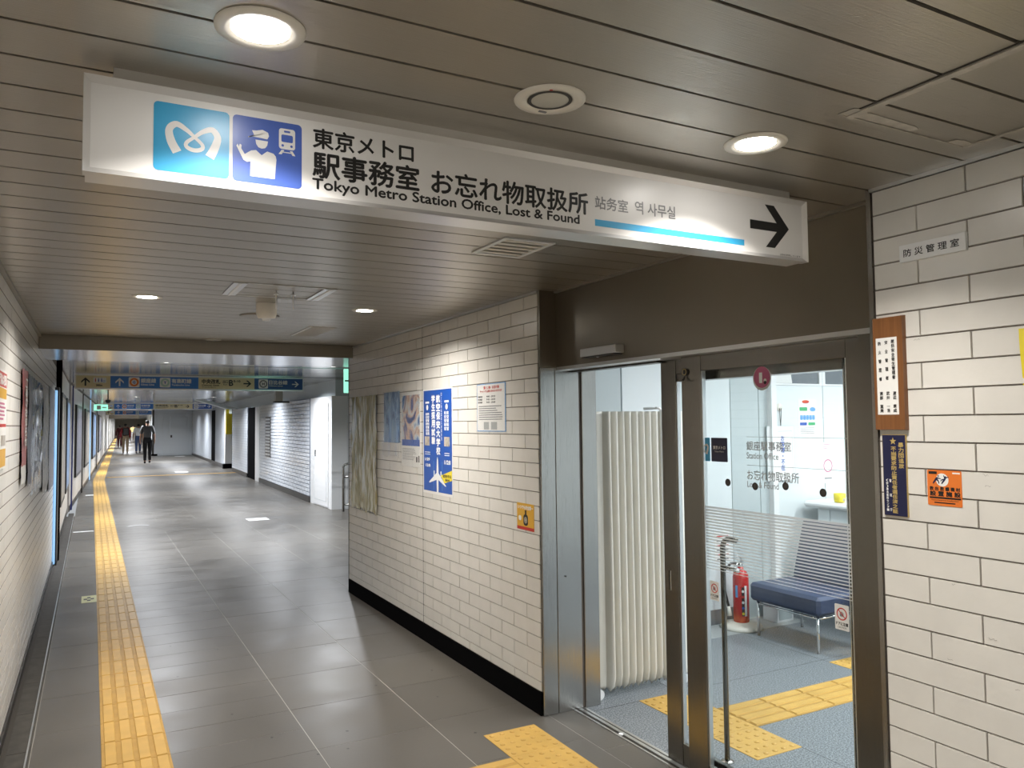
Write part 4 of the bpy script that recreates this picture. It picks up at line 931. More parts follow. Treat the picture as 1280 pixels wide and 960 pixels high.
sheet(LF, 6.05, 6.75, 1.20, 1.95, 'art3', wav=.010, nx=10, torn=.03).done('sheet', p); sheet(LF, 6.10, 7.35, 1.12, 1.93, 'film', d=.016, wav=.02, nx=16, torn=.06).done('clear_film', p)
p = thing('dark_poster', 'tall dark poster hanging low next to the film-covered poster', 'poster', (LX, 7.3, 1.4))
sheet(LF, 6.80, 7.60, 1.22, 1.93, 'art3', wav=.008, nx=8).done('sheet', p)
p = thing('pale_poster', 'pale brown peeling poster beside the bright lit strip on left wall', 'poster', (LX, 8.5, 1.4))
sheet(LF, 7.8, 8.8, 1.0, 1.96, 'art4', wav=.015, nx=10, torn=.05).done('sheet', p); sheet(LF, 9.0, 10.2, .95, 2.0, 'art3', wav=.01, nx=10).done('side_sheet', p)

# ================================================================== CEILING FIXTURES
def downlight(x, y, z, label, lit=True, power=0, R=.082, near=True, color=WARM):
    t = thing('downlight', label, 'ceiling light', (x, y, z))
    nn = 32 if near else 16
    MB().lathe((x, y, z), [(R, 0), (R*.99, .0035), (R*.80, .006), (R*.62, .002), (R*.60, -.004), (R*.60, -.02)], 'plastic' if near else 'white', nn, (0, 0, -1)).done('trim_ring', t)
    if lit:
        MB().lathe((x, y, z-.003), [(R*.62, 0), (0, .0)], 'lamp' if near else 'lamp_far', nn, (0, 0, -1)).done('lens', t)
        if power: l = area((x, y, z-.008), power, color, R*1.1, spread=125 if near and y < 2 else (150 if near else 156))
    else:
        MB().lathe((x, y, z-.003), [(R*.60, -.002), (R*.5, 0), (0, .002)], 'lampoff', nn, (0, 0, -1)).lathe((x, y, z-.0035), [(R*.62, 0), (R*.52, .0)], 'dkmetal', nn, (0, 0, -1)).done('lens', t)
        MB().disc(frame_c(z), x-.03, y-.055, .004, .0062, 'redp').slab(frame_c(z), x+.005, x+.025, y+.055, y+.062, .004, .006, 'grey_ink').done('marking', t)
    return t
downlight(.265, 1.452, CZ, 'bright downlight just above the left end of the long hanging sign', True, P_NEAR)
downlight(.905, 1.478, CZ, 'unlit ceiling downlight between the two lit ones above the hanging sign', False)
downlight(1.537, 1.472, CZ, 'bright downlight above the right end of the long hanging sign', True, P_NEAR)
downlight(.267, 4.83, CZ, 'lit downlight beyond the sign on the left near the tiled left wall', True, P_MID)
downlight(1.545, 4.85, CZ, 'lit downlight beyond the sign close to the poster wall', True, P_MID)
for y, lab in ((-1.3, 'unseen fill light panel added just behind the viewer'), (-3.8, 'unseen fill light panel added far behind the viewer')):
    t = thing('ceiling_light', lab, 'ceiling light', (.9, y, CZ))
    MB().box(.9-.62, .9+.62, y-.17, y+.17, CZ-.012, CZ, 'white').done('tray', t)  # trays made up to carry the added fill lamps
t = thing('smoke_detector', 'cream barrel-shaped device hanging from the slat ceiling', 'detector', (.925, 4.83, CZ))
MB().lathe((.925, 4.83, CZ), [(.062, 0), (.060, .06), (.052, .085), (.03, .09), (0, .09)], 'plastic', 24, (0, 0, -1)).done('housing', t)
MB().lathe((.925, 4.83, CZ-.09), [(.028, 0), (.022, .012), (0, .013)], 'white', 16, (0, 0, -1)).done('sensor_tip', t)
t = thing('flush_speaker', 'flat dark round grille set in the ceiling beside the cream device', 'speaker', (.985, 5.38, CZ))
MB().lathe((.985, 5.38, CZ), [(.13, 0), (.128, .006), (.10, .008), (0, .006)], 'beam', 32, (0, 0, -1)).done('grille', t)
t = thing('flush_speaker', 'small round ceiling grille close to the brown drop beam', 'speaker', (.90, 7.0, CZ))
MB().lathe((.90, 7.03, CZ), [(.07, 0), (.068, .008), (0, .01)], 'plastic', 24, (0, 0, -1)).done('grille', t)
t = thing('ceiling_hatch', 'rectangular hatch with white side rails and two hanging rods', 'hatch', (.92, 4.35, CZ))
for x in (.665, 1.13): MB().box(x-.035, x+.035, 4.14, 4.55, CZ-.006, CZ-.0005, 'alu').box(x-.008, x+.008, 4.14, 4.55, CZ-.009, CZ-.006, 'white').done('side_rail', t)
MB().box(.70, 1.10, 4.135, 4.145, CZ-.004, CZ-.0005, 'white').done('edge_strip', t); MB().box(.70, 1.10, 4.545, 4.555, CZ-.004, CZ-.0005, 'white').done('edge_strip', t)
for px in (361, 386):
    x, y = onz(px, 362, CZ); y = 4.33
    x = onz(px, 352, CZ)[0]
    MB().cyl((x, y, CZ), (x, y, CZ-.10), .004, 'alu', 8).cyl((x, y, CZ-.015), (x, y, CZ-.022), .014, 'alu', 12).done('rod', t)
t = thing('access_panel', 'small beige metal access panel in the ceiling near the beam', 'panel', (1.53, 6.1, CZ))
MB().slab(frame_c(CZ), 1.43, 1.63, 5.80, 6.46, 0, .004, 'beige', .003).box(1.425, 1.445, 5.80, 6.46, CZ-.006, CZ, 'white').done('cover', t)
t = thing('air_vent', 'white slotted air vent in the ceiling partly hidden by the hanging sign', 'vent', (1.53, 2.85, CZ))
b = MB(); b.box(1.425, 1.66, 2.68, 2.70, CZ-.006, CZ, 'white').box(1.425, 1.66, 2.97, 2.99, CZ-.006, CZ, 'white').box(1.425, 1.445, 2.70, 2.97, CZ-.006, CZ, 'white').box(1.64, 1.66, 2.70, 2.97, CZ-.006, CZ, 'white').done('frame', t)
for k in range(5): MB().box(1.445, 1.64, 2.71+k*.055, 2.735+k*.055, CZ-.005, CZ-.001, 'plastic').done('slat', t)

# ================================================================== FAR PASSAGE
def bend(y): return max(0, y-16)*.0314
# left wall beyond the tiles
wf_l = thing('wall_left_far', 'far left wall of pale panels, posts and poster cases', 'wall', kind='structure')
MB().add([(LX-.2, 10.85, 0), (LX, 10.85, 0), (LX, 16, 0), (LX+bend(118), 118, 0), (LX+bend(118)-.2, 118, 0), (LX-.2, 16, 0)]+[(LX-.2, 10.85, 2.6), (LX, 10.85, 2.6), (LX, 16, 2.6), (LX+bend(118), 118, 2.6), (LX+bend(118)-.2, 118, 2.6), (LX-.2, 16, 2.6)],
         [(1, 2, 8, 7), (2, 3, 9, 8), (0, 1, 7, 6), (3, 4, 10, 9), (4, 5, 11, 10), (5, 0, 6, 11)], 'grout').done('backing', wf_l)
y = 10.95; i = 0
while y < 62:
    wdt = 1.18 if y > 16 else 1.18
    x = LX+bend(y); dx = .0314 if y >= 16 else 0
    b = MB(); fr = F((LX+bend(y)-0, y, 0), Vector((dx, 1, 0)).normalized(), (0, 0, 1), (1, -dx, 0))
    b.slab(fr, .01, wdt-.01, .12, 2.38, -.001, .012, 'tile', .002).slab(fr, 0, wdt, 0, .11, -.001, .008, 'dkmetal'); b.done('panel', wf_l)
    y += wdt; i += 1
b = MB()
while y < 110:
    fr = F((LX+bend(y), y, 0), Vector((.0314, 1, 0)).normalized(), (0, 0, 1), (1, -.0314, 0))
    b.slab(fr, .01, 1.17, .12, 2.38, -.001, .012, 'tile', .002).slab(fr, 0, 1.18, 0, .11, -.001, .008, 'dkmetal'); y += 1.18
b.done('panel_field', wf_l, 'stuff')
pl = thing('wall_post', 'black square post on the left wall after the posters', 'post', (LX, 10.9, 0)); MB().cbox(LX-.01, LX+.06, 10.84, 10.95, 0, FZ, 'black', .004).done('shaft', pl)
ls = thing('lit_sign_edge', 'bright pale blue lit edge of signboard on the left wall', 'light', (LX+.05, 10.7, 1.0)); MB().cbox(LX+.005, LX+.028, 10.43, 10.50, .02, 2.02, 'lit_white', .004).done('light_strip', ls); MB().box(LX+.0, LX+.045, 10.50, 10.80, .0, 2.06, 'dkmetal').done('housing', ls)
for k, (y0, y1, lab) in enumerate(((11.6, 13.2, 'nearest'), (13.9, 15.6, 'second'), (18.2, 20.4, 'third'), (22.5, 25.0, 'fourth'), (28, 31, 'fifth'), (35, 39, 'last'))):
    pc = thing('poster_case', '%s framed poster case along the far left wall beyond black post' % lab, 'poster case', (LX+bend(y0), y0, .5), 'poster cases along the far left wall')
    fr = F((LX+bend(y0), y0, 0), (bend(y1)-bend(y0), y1-y0, 0), (0, 0, 1), (1, 0, 0)); fr.u = fr.u/(y1-y0)
    L_ = y1-y0
    MB().slab(fr, 0, L_, .55, 2.05, .012, .05, 'dkmetal', .01).done('frame', pc)
    MB().slab(fr, .06, L_-.06, .62, 1.98, .045, .052, ['art4', 'art2', 'art3', 'art4', 'art2', 'art3'][k]).done('poster', pc)
for k, (y0, m, lab) in enumerate(((17.2, 'dkblue', 'slim dark blue post on the far left wall'), (21.5, 'dkmetal', 'black post further along the far left wall'), (26.5, 'lit_white', 'thin lit white panel on the far left wall'), (33, 'dkmetal', 'thin dark post near middle of the far left wall'))):
    q = MB().cbox(LX+bend(y0)-.01, LX+bend(y0)+.035, y0, y0+.12, 0, 2.38, m, .004).done('wall_post'); tag(q, lab, 'post')
for k, y0 in enumerate((24.0, 32.0)):
    x = LX+bend(y0)+.35; zz = 2.02 if k == 0 else 2.18
    es = thing('exit_sign', ['green exit sign on the far left side near the dark camera', 'smaller green exit sign further down the far left side'][k], 'sign', (x, y0, zz))
    MB().cbox(x-.17, x+.17, y0, y0+.06, zz, zz+.17, 'exit_green', .005).done('light_box', es)
    MB().slab(frame_y(y0), x-.1, x+.0, zz+.03, zz+.14, 0, .003, 'paper').slab(frame_y(y0), x+.03, x+.13, zz+.07, zz+.10, 0, .003, 'paper').done('pictogram', es)
    MB().cyl((x, y0+.03, zz+.2), (x, y0+.03, FZ), .012, 'alu', 8).done('stem', es)
cmx = LX+bend(22)+.55
cm = thing('dome_camera', 'black round camera hung from the far ceiling by the left wall', 'camera', (cmx, 22, 2.3)); MB().lathe((cmx, 22, FZ), [(.015, 0), (.015, .16), (.06, .165), (.06, .2), (.04, .24), (0, .25)], 'rubber', 16, (0, 0, -1)).done('body', cm)

# right side: branch passage, white tiled block, dark doorway
wx = lambda y: 3.93+(y-16)*.0287
wb = thing('wall_right_far', 'glossy white small-tiled wall on right of the far passage', 'wall', kind='structure')
def wallseg(parent, y0, y1, z0, z1, m, th=.02, name='backing', off=0):
    b = MB(); b.add([(wx(y0)+off, y0, z0), (wx(y1)+off, y1, z0), (wx(y1)+off, y1, z1), (wx(y0)+off, y0, z1), (wx(y0)+off+.3, y0, z0), (wx(y1)+off+.3, y1, z0), (wx(y1)+off+.3, y1, z1), (wx(y0)+off+.3, y0, z1)],
                    [(0, 1, 2, 3), (7, 6, 5, 4), (0, 4, 5, 1), (3, 2, 6, 7), (0, 3, 7, 4), (1, 5, 6, 2)], m); return b.done(name, parent)
ZT = 2.13
segs = [(16.0, 22.45), (24.7, 28.3)]
for y0, y1 in segs:
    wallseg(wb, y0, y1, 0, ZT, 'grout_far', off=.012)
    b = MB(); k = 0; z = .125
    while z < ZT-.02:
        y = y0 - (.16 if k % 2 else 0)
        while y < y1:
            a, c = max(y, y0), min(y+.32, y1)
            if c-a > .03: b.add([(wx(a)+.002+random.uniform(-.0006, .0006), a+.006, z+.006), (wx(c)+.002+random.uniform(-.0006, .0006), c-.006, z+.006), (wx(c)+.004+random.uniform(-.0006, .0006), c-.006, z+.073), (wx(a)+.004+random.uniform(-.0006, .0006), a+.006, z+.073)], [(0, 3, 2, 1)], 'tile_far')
            y += .32
        z += .0795; k += 1
    b.done('tile_field', wb, 'stuff')
    wallseg(wb, y0, y1, 0, .12, 'dkmetal', name='baseboard', off=-.006)
# far continuation: dark column doorway, jut, second stretch
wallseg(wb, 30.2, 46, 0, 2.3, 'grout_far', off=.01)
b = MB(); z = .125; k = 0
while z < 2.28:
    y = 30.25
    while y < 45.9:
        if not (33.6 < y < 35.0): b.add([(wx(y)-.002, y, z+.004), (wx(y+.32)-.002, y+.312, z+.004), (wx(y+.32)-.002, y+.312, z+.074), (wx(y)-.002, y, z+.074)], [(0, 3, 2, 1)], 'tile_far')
        y += .32
    z += .0795; k += 1
b.done('tile_field', wb, 'stuff')
wallseg(wb, 30.2, 46, 0, .12, 'dkmetal', name='baseboard', off=-.006)
d2 = thing('dark_doorway', 'tall black doorway recess in the white far wall', 'doorway', (wx(23.4), 23.4, 0)); wallseg(d2, 23.2, 24.68, 0, ZT-.03, 'black', name='opening', off=.02); wallseg(d2, 22.47, 23.2, 0, ZT-.03, 'white', name='door_leaf', off=.006)
d3 = thing('dark_doorway', 'narrow black doorway near the grey door box', 'doorway', (wx(34), 34, 0)); wallseg(d3, 33.6, 35.0, 0, 2.2, 'black', name='opening', off=-.004)
dp = thing('wall_vent', 'tall metal louvre panel on the white far wall', 'vent', (wx(21), 21, 1.2))
wallseg(dp, 20.6, 21.4, .75, 1.80, 'dkmetal', name='frame', off=-.004)
for k in range(12): wallseg(dp, 20.66, 21.34, .79+k*.083, .79+k*.083+.05, 'alu', name='slat', off=-.012)
jt = thing('information_board', 'yellow information panel over dark base at the recess of far wall', 'panel', (wx(29), 29.5, 0)); 
MB().box(wx(28.3), wx(28.3)+.02, 28.3, 28.32, 0, 2.2, 'black').done('edge_post', jt); MB().box(wx(29)-.06, wx(29)+.9, 30.0, 30.2, 0, .18, 'black').done('base', jt); MB().box(wx(29)+.0, wx(29)+.9, 30.02, 30.2, .18, 2.3, 'white').done('backing', jt)
MB().box(wx(29)+.03, wx(29)+.85, 29.99, 30.02, 1.25, 2.25, 'yel').done('poster', jt)
# grey bulkhead above the white wall, from y 9 on
bk = thing('bulkhead', 'blue grey panelled bulkhead above the white far wall', 'bulkhead', kind='structure')
for k in range(24):
    y0 = 14.4+k*1.3; MB().box(wx(y0)+.14, wx(y0)+.5, y0+.006, y0+1.294, 2.0, 2.6, 'panelg').done('panel', bk)
# white door block at the corner of the branch passage
db = thing('door_2', 'white flush service door at the corner of the branch passage', 'door', (3.9, 15, 0), kind='structure')
MB().box(3.95, 4.25, 14.40, 16.0, 0, 2.12, 'white').done('door_frame', db)
lf_ = MB().cbox(3.935, 3.955, 14.62, 15.72, .02, 2.0, 'white', .004).done('door_leaf', db)
MB().box(3.925, 3.936, 15.52, 15.56, .96, 1.08, 'dkmetal').done('handle', lf_); MB().box(3.932, 3.936, 14.72, 15.62, .12, .125, 'panelg').box(3.932, 3.936, 14.72, 15.62, 1.895, 1.90, 'panelg').box(3.932, 3.936, 14.72, 14.725, .12, 1.9, 'panelg').box(3.932, 3.936, 15.615, 15.62, .12, 1.9, 'panelg').done('groove', lf_)
sw = thing('wall_branch', 'grey wall closing the branch passage on the right', 'wall', kind='structure')
MB().box(4.25, 9, 14.42, 14.6, 0, 2.6, 'panelg').box(4.255, 4.29, 14.40, 14.42, 0, 2.12, 'white').box(9, 9.2, 7.2, 118, 0, 2.6, 'panelg').done('wall_face', sw)
MB().box(2.484, 9, 7.34, 7.5, 0, 2.6, 'panelg').done('return_face', sw)
x0, z1 = ony(430, 520, 14.42); x1, z0 = ony(437, 538, 14.42); zm = (z0+z1)/2
ar = thing('arrow_sign', 'small dark and yellow arrow sign on grey wall past poster wall corner', 'sign', (x0, 14.4, zm))
fb_ = frame_y(14.418); W = .34; x1 = x0+W
b = MB().slab(fb_, x0, x1, zm, z1, 0, .006, 'dkblue').slab(fb_, x0, x1, z0, zm, 0, .006, 'yel')
for zc_, m in ((.5*(zm+z1), 'paper'), (.5*(z0+zm), 'ink')):
    b.poly(fb_, [(x0+.04, zc_), (x0+.10, zc_+.04), (x0+.10, zc_+.015), (x0+.2, zc_+.015), (x0+.2, zc_-.015), (x0+.10, zc_-.015), (x0+.10, zc_-.04)], .008, m)
b.done('print', ar)
rl = thing('handrail', 'steel handrail gate standing past the end of the poster wall', 'railing', (4.3, 13.9, 0))
b = MB(); hx0, hz = ony(429, 580, 14.0)
b.tube([(hx0, 14, 0), (hx0, 14, hz-.05), (hx0+.03, 14, hz-.01), (hx0+.08, 14, hz), (hx0+.9, 14, hz)], .022, 'steel', 10).tube([(hx0+.9, 14, hz), (hx0+.9, 14, 0)], .022, 'steel').tube([(hx0, 14, hz*.72), (hx0+.9, 14, hz*.72)], .014, 'steel').tube([(hx0, 14, .12), (hx0+.9, 14, .12)], .014, 'steel').done('rail', rl)
gx, gz1 = ony(431, 461, 10.0); _, gz0 = ony(431, 491, 10.0)
eg = thing('exit_sign', 'glowing green exit sign seen edge-on beside top of the poster wall', 'sign', (gx, 10, gz0))
MB().cbox(gx, gx+.9, 10, 10.06, gz0, gz1, 'exit_green', .004).done('light_box', eg)
MB().slab(frame_y(9.998), gx, gx+.9, gz0+.5*(gz1-gz0)-.01, gz0+.5*(gz1-gz0)+.01, 0, .004, 'dkmetal').done('divider', eg)
MB().cyl((gx+.45, 10.03, gz1), (gx+.45, 10.03, FZ), .012, 'alu', 8).done('stem', eg)
# bracket and brace hanging from the far ceiling
br = thing('hanging_bracket', 'grey bracket arm hung from the ceiling above the white far wall', 'bracket', (3.6, 17, 2.3))
x_, y_ = 3.55, 17.5
MB().box(x_, x_+.16, y_, y_+.1, 2.10, FZ, 'beam').box(x_-.03, x_+.30, y_-.02, y_+.12, 2.07, 2.11, 'dkmetal').done('arm', br)
br = thing('ceiling_brace', 'slanted grey beam casing where the far ceiling drops', 'beam', (3.4, 27, 2.3))
MB().add([(2.95, 27, FZ), (3.25, 27, FZ), (4.3, 27, 2.12), (3.95, 27, 2.12), (2.95, 27.5, FZ), (3.25, 27.5, FZ), (4.3, 27.5, 2.12), (3.95, 27.5, 2.12)], [(0, 3, 2, 1), (4, 5, 6, 7), (0, 1, 5, 4), (1, 2, 6, 5), (2, 3, 7, 6), (3, 0, 4, 7)], 'panelg').done('casing', br)
# grey door box further on, and passage beyond it
gb = thing('door_3', 'large pale grey door box standing in the far passage', 'door', (4, 46, 0), kind='structure')
bx = frame_y(45.0)
x0 = ony(190, 540, 45)[0]; x1 = ony(243, 540, 45)[0]; xa = ony(197, 540, 45)[0]; ztop = 2.42
MB().box(x0, x1, 45, 45.3, 0, ztop, 'doorgrey').done('door_frame', gb)
MB().slab(bx, x0-.05, xa, 0, .10, 0, .02, 'black').slab(bx, x0, x0+.10, .1, ztop, 0, .02, 'dkmetal').slab(bx, x1-.08, x1, 0, 2.3, 0, .02, 'black').done('dark_edge', gb)
d0 = ony(204, 540, 45)[0]; d1 = ony(238, 540, 45)[0]
lfd = MB().slab(bx, d0, d1, .02, ony(210, 517, 45)[1], 0, .03, 'doorgrey', .004).done('door_leaf', gb)
e0 = ony(212, 540, 45)[0]; e1 = ony(234, 540, 45)[0]; MB().slab(bx, e0, e1, .1, 2.05, .028, .045, 'doorgrey', .01).done('inner_leaf', lfd); MB().slab(bx, e0+.04, e0+.12, .95, 1.08, .045, .07, 'dkmetal').done('handle', lfd)
MB().add([(x0, 45.3, 0), (x0+.15, 45.3, 0), (6.7, 112, 0), (6.4, 112, 0), (x0, 45.3, 2.6), (x0+.15, 45.3, 2.6), (6.7, 112, 2.6), (6.4, 112, 2.6)], [(0, 3, 7, 4), (1, 5, 6, 2), (0, 4, 5, 1), (3, 2, 6, 7)], 'white').done('long_side', gb)
we = thing('wall_end', 'dim end wall of the far passage', 'wall', kind='structure'); MB().box(-1, 9.2, 112, 112.2, 0, 2.6, 'beige').done('wall_face', we)
dbm = thing('beam_far', 'brown drop beam far down the passage', 'beam', kind='structure'); MB().box(-.6, x0+.2, 62, 62.3, 2.12, 2.6, 'beam').done('front_panel', dbm)
# hanging direction signs
def arrow_up(b, fr, a, z, s, d, m):
    b.slab(fr, a-s*.09, a+s*.09, z-s*.5, z+s*.25, d-.001, d, m).poly(fr, [(a, z+s*.5), (a+s*.45, z+s*.05), (a+s*.45, z-s*.17), (a, z+s*.27), (a-s*.45, z-s*.17), (a-s*.45, z+s*.05)], d+.0005, m)
def arrow_right(b, fr, a, z, s, d, m):
    b.slab(fr, a-s*.5, a+s*.25, z-s*.08, z+s*.08, d-.001, d, m).poly(fr, [(a+s*.5, z), (a+s*.05, z-s*.42), (a-s*.17, z-s*.42), (a+s*.27, z), (a-s*.17, z+s*.42), (a+s*.05, z+s*.42)], d+.0005, m)
def direction_sign(Y, pxs, z0, z1, label, m1='sand', detail=True):
    fr = frame_y(Y); X = [ony(p, 480, Y)[0] for p in pxs]
    t = thing('direction_sign', label, 'sign', ((X[0]+X[-1])/2, Y, z0))
    MB().box(X[0]-.02, X[-1]+.02, Y, Y+.12, z0-.02, z1+.02, 'signframe').box(X[0]+.2, X[-1]-.2, Y+.02, Y+.10, z1+.02, FZ+.01, 'signframe').done('casing', t)
    H = z1-z0; D = .004
    for i, m in enumerate(('sand', 'signblue', 'sand', 'signnavy')):
        if i+1 >= len(X): break
        b = MB(); a0, a1 = X[i], X[i+1]; b.slab(fr, a0, a1, z0, z1, 0, .002, m); w_ = a1-a0; zc = (z0+z1)/2
        if i == 0:
            arrow_up(b, fr, a0+w_*.27, zc, H*.7, D, 'ink'); b.rrect(fr, a0+w_*.50, a0+w_*.88, z0+H*.42, z0+H*.85, H*.05, D, 'paper')
            for j, mm in enumerate(('redp', 'blue', 'blue')): b.slab(fr, a0+w_*(.545+j*.09), a0+w_*(.575+j*.09), z0+H*.48, z0+H*.72, D, D+.001, mm); b.disc(fr, a0+w_*(.56+j*.09), z0+H*.77, H*.035, D+.001, mm)
            b.ring(fr, a0+w_*.81, z0+H*.55, H*.06, H*.09, D+.001, 'lblue')
            b.text(fr, '300m', a0+w_*.58, a0+w_*.76, z0+H*.14, z0+H*.28, D, 'ink', .002)
        elif i == 1:
            arrow_up(b, fr, a0+w_*.10, zc, H*.7, D, 'paper')
            for u, mm, ch, t1, t2 in ((.26, 'orange', 'G', '銀座線', 'Ginza Line'), (.61, 'gold', 'Y', '有楽町線', 'Yurakucho Line')):
                b.rrect(fr, a0+w_*u-H*.42, a0+w_*u+H*.42, z0+H*.08, z0+H*.92, H*.1, D, 'paper')
                b.disc(fr, a0+w_*u, zc, H*.36, D+.001, mm if ch == 'G' else 'palegreen'); b.disc(fr, a0+w_*u, zc, H*.21, D+.002, 'paper'); b.text(fr, ch, a0+w_*u-H*.09, a0+w_*u+H*.09, zc-H*.11, zc+H*.11, D+.003, 'blue', .003)
                s_ = a0+w_*u+H*.52; e_ = s_+w_*(.17 if ch == 'G' else .23)
                b.text(fr, t1, s_, e_, z0+H*.46, z0+H*.84, D, 'paper', .003).text(fr, t2, s_, e_-w_*.02, z0+H*.24, z0+H*.38, D, 'paper', .0015)
        elif i == 2:
            b.text(fr, '中央改札', a0+w_*.06, a0+w_*.38, z0+H*.45, z0+H*.85, D, 'ink', .003).text(fr, 'Central Gate', a0+w_*.06, a0+w_*.36, z0+H*.27, z0+H*.38, D, 'ink', .0015).text(fr, '出口', a0+w_*.43, a0+w_*.52, z0+H*.52, z0+H*.80, D, 'ink', .001).text(fr, 'Exit', a0+w_*.44, a0+w_*.51, z0+H*.34, z0+H*.46, D, 'ink').text(fr, 'B', a0+w_*.54, a0+w_*.61, z0+H*.30, z0+H*.80, D, 'ink', .004).text(fr, '5-10', a0+w_*.62, a0+w_*.74, z0+H*.62, z0+H*.80, D, 'ink', .002).text(fr, '中央检票口', a0+w_*.06, a0+w_*.30, z0+H*.10, z0+H*.2, D, 'ink')
            arrow_right(b, fr, a0+w_*.87, zc, H*.68, D, 'ink')
        else:
            b.rrect(fr, a0+w_*.18-H*.42, a0+w_*.18+H*.42, z0+H*.08, z0+H*.92, H*.1, D, 'paper'); b.ring(fr, a0+w_*.18, zc, H*.24, H*.36, D+.001, 'grey_ink'); b.text(fr, 'H', a0+w_*.18-H*.1, a0+w_*.18+H*.1, zc-H*.12, zc+H*.12, D+.002, 'navy', .003)
            b.text(fr, '日比谷線', a0+w_*.30, a0+w_*.68, z0+H*.46, z0+H*.84, D, 'paper', .002).text(fr, 'Hibiya Line', a0+w_*.30, a0+w_*.58, z0+H*.26, z0+H*.38, D, 'paper', .001)
            arrow_right(b, fr, a0+w_*.85, zc, H*.62, D, 'paper')
        b.done('sign_field', t)
    return t
M['sand'] = mat('sand_sign', (.74, .64, .38), .3); M['signblue'] = mat('sign_blue', (.05, .19, .55), .3); M['signnavy'] = mat('sign_navy', (.035, .085, .28), .3); M['palegreen'] = mat('pale_green_print', (.45, .62, .55), .4)
direction_sign(13.9, (95, 138, 248, 318, 378), 2.205, 2.395, 'nearest long blue and sand direction sign hung beyond the drop beam')
direction_sign(31.0, (130, 143, 192, 241, 265), 2.20, 2.385, 'second direction sign hung above the walking people')
direction_sign(44.0, (133, 144, 190), 2.17, 2.36, 'third and smallest direction sign hung behind the other two')

# downlights of the far passage
i = 0
lab = ['first', 'second', 'third', 'fourth', 'fifth', 'sixth', 'seventh', 'eighth', 'ninth', 'tenth', 'eleventh', 'last']
for x_l, y_l in ((3.2, 41.0),): downlight(x_l, y_l, FZ, 'added downlight brightening the grey door box in the far passage', True, P_FAR, .085, False, FARC)  # extra lamp added to brighten the grey door box
for k, y in enumerate((11.0, 15.0, 19.5, 24.5, 30.0, 37.0, 46.0, 58.0, 68.0, 79.0, 92.0, 104.0)):
    for s_, x in (('left', .85+bend(y)), ('right', 3.05+bend(y)*.5)):
        if s_ == 'right' and y > 44: continue
        downlight(x, y, FZ, '%s lit downlight past the drop beam in the %s row of the far passage' % (lab[k], s_), True, P_FAR*(1 if y < 30 else (1.6 if y < 50 else 3.5)), .085, False, FARC)
downlight(6.0, 10.5, FZ, 'lit downlight in the branch passage round the corner', True, P_FAR, .085, False, FARC)
b = MB()
for px, py in ((407, 807), (470, 857), (434, 914), (547, 871), (594, 916), (213, 808), (222, 846), (290, 893), (272, 812), (523, 806), (540, 838), (435, 936), (398, 943), (527, 815), (340, 922)):
    x, y = onz(px, py); pts = [(x+random.uniform(.7, 1.2)*.008*math.cos(q*.9), y+random.uniform(.7, 1.3)*.009*math.sin(q*.9)) for q in range(7)]; b.poly(frame_z(0), pts, .0008, 'dkmetal')
b.done('gum_spots', fl, 'stuff')
# small floor and wall markings
def floor_mark(name, label, cat, x0, x1, y0, y1, m='paper'):
    o = MB().slab(frame_z(0), x0, x1, y0, y1, 0, .0015, m).done(name); return tag(o, label, cat)
x, y = onz(111, 749); p = thing('floor_marker', 'pale yellow square marker with dark cross on floor by the drain', 'floor marker', (x, y, 0))
b = MB().slab(fz, x-.06, x+.065, y-.16, y+.16, 0, .0015, 'marker')
for dx_, dy_ in ((0, .06), (0, -.06), (.028, 0), (-.028, 0)): b.slab(fz, x+dx_-.014, x+dx_+.014, y+dy_-.03, y+dy_+.03, .0015, .002, 'ink')
b.done('plate', p)
x, y = onz(105, 664.5); floor_mark('floor_strip', 'narrow white strip across floor between drain and yellow line', 'floor strip', LX+.16, .05, y-.05, y+.05)
x, y = onz(113, 619); floor_mark('floor_strip', 'short white dash beside yellow line where it bends', 'floor strip', x-.1, x+.08, y-.12, y+.12)
x, y = onz(322, 649); floor_mark('floor_hatch', 'small white rectangular plate on floor before the white door', 'floor plate', x-.17, x+.17, y-.18, y+.18)
x, y = onz(227, 590); floor_mark('floor_hatch', 'small pale plate on floor by the thin yellow cross strip', 'floor plate', x-.2, x+.2, y-.3, y+.3)
x, y = onz(222, 570); floor_mark('floor_hatch', 'faint pale plate on floor in front of the grey door box', 'floor plate', x-.2, x+.3, y-.9, y-.3)
x, y = onz(173, 657.5); p = thing('floor_cover', 'curved metal cover set in floor right of the yellow strip', 'floor cover', (x, y, 0))
b = MB(); pts = [(x-.15+.3*k/8, y+.12*math.sin(math.pi*k/8)) for k in range(9)]; b.stroke(fz, pts, [.05]*9, .0015, 'alu').stroke(fz, [(q[0]*.92+x*.08, q[1]-.05) for q in pts], [.04]*9, .002, 'dkmetal').done('arc', p)

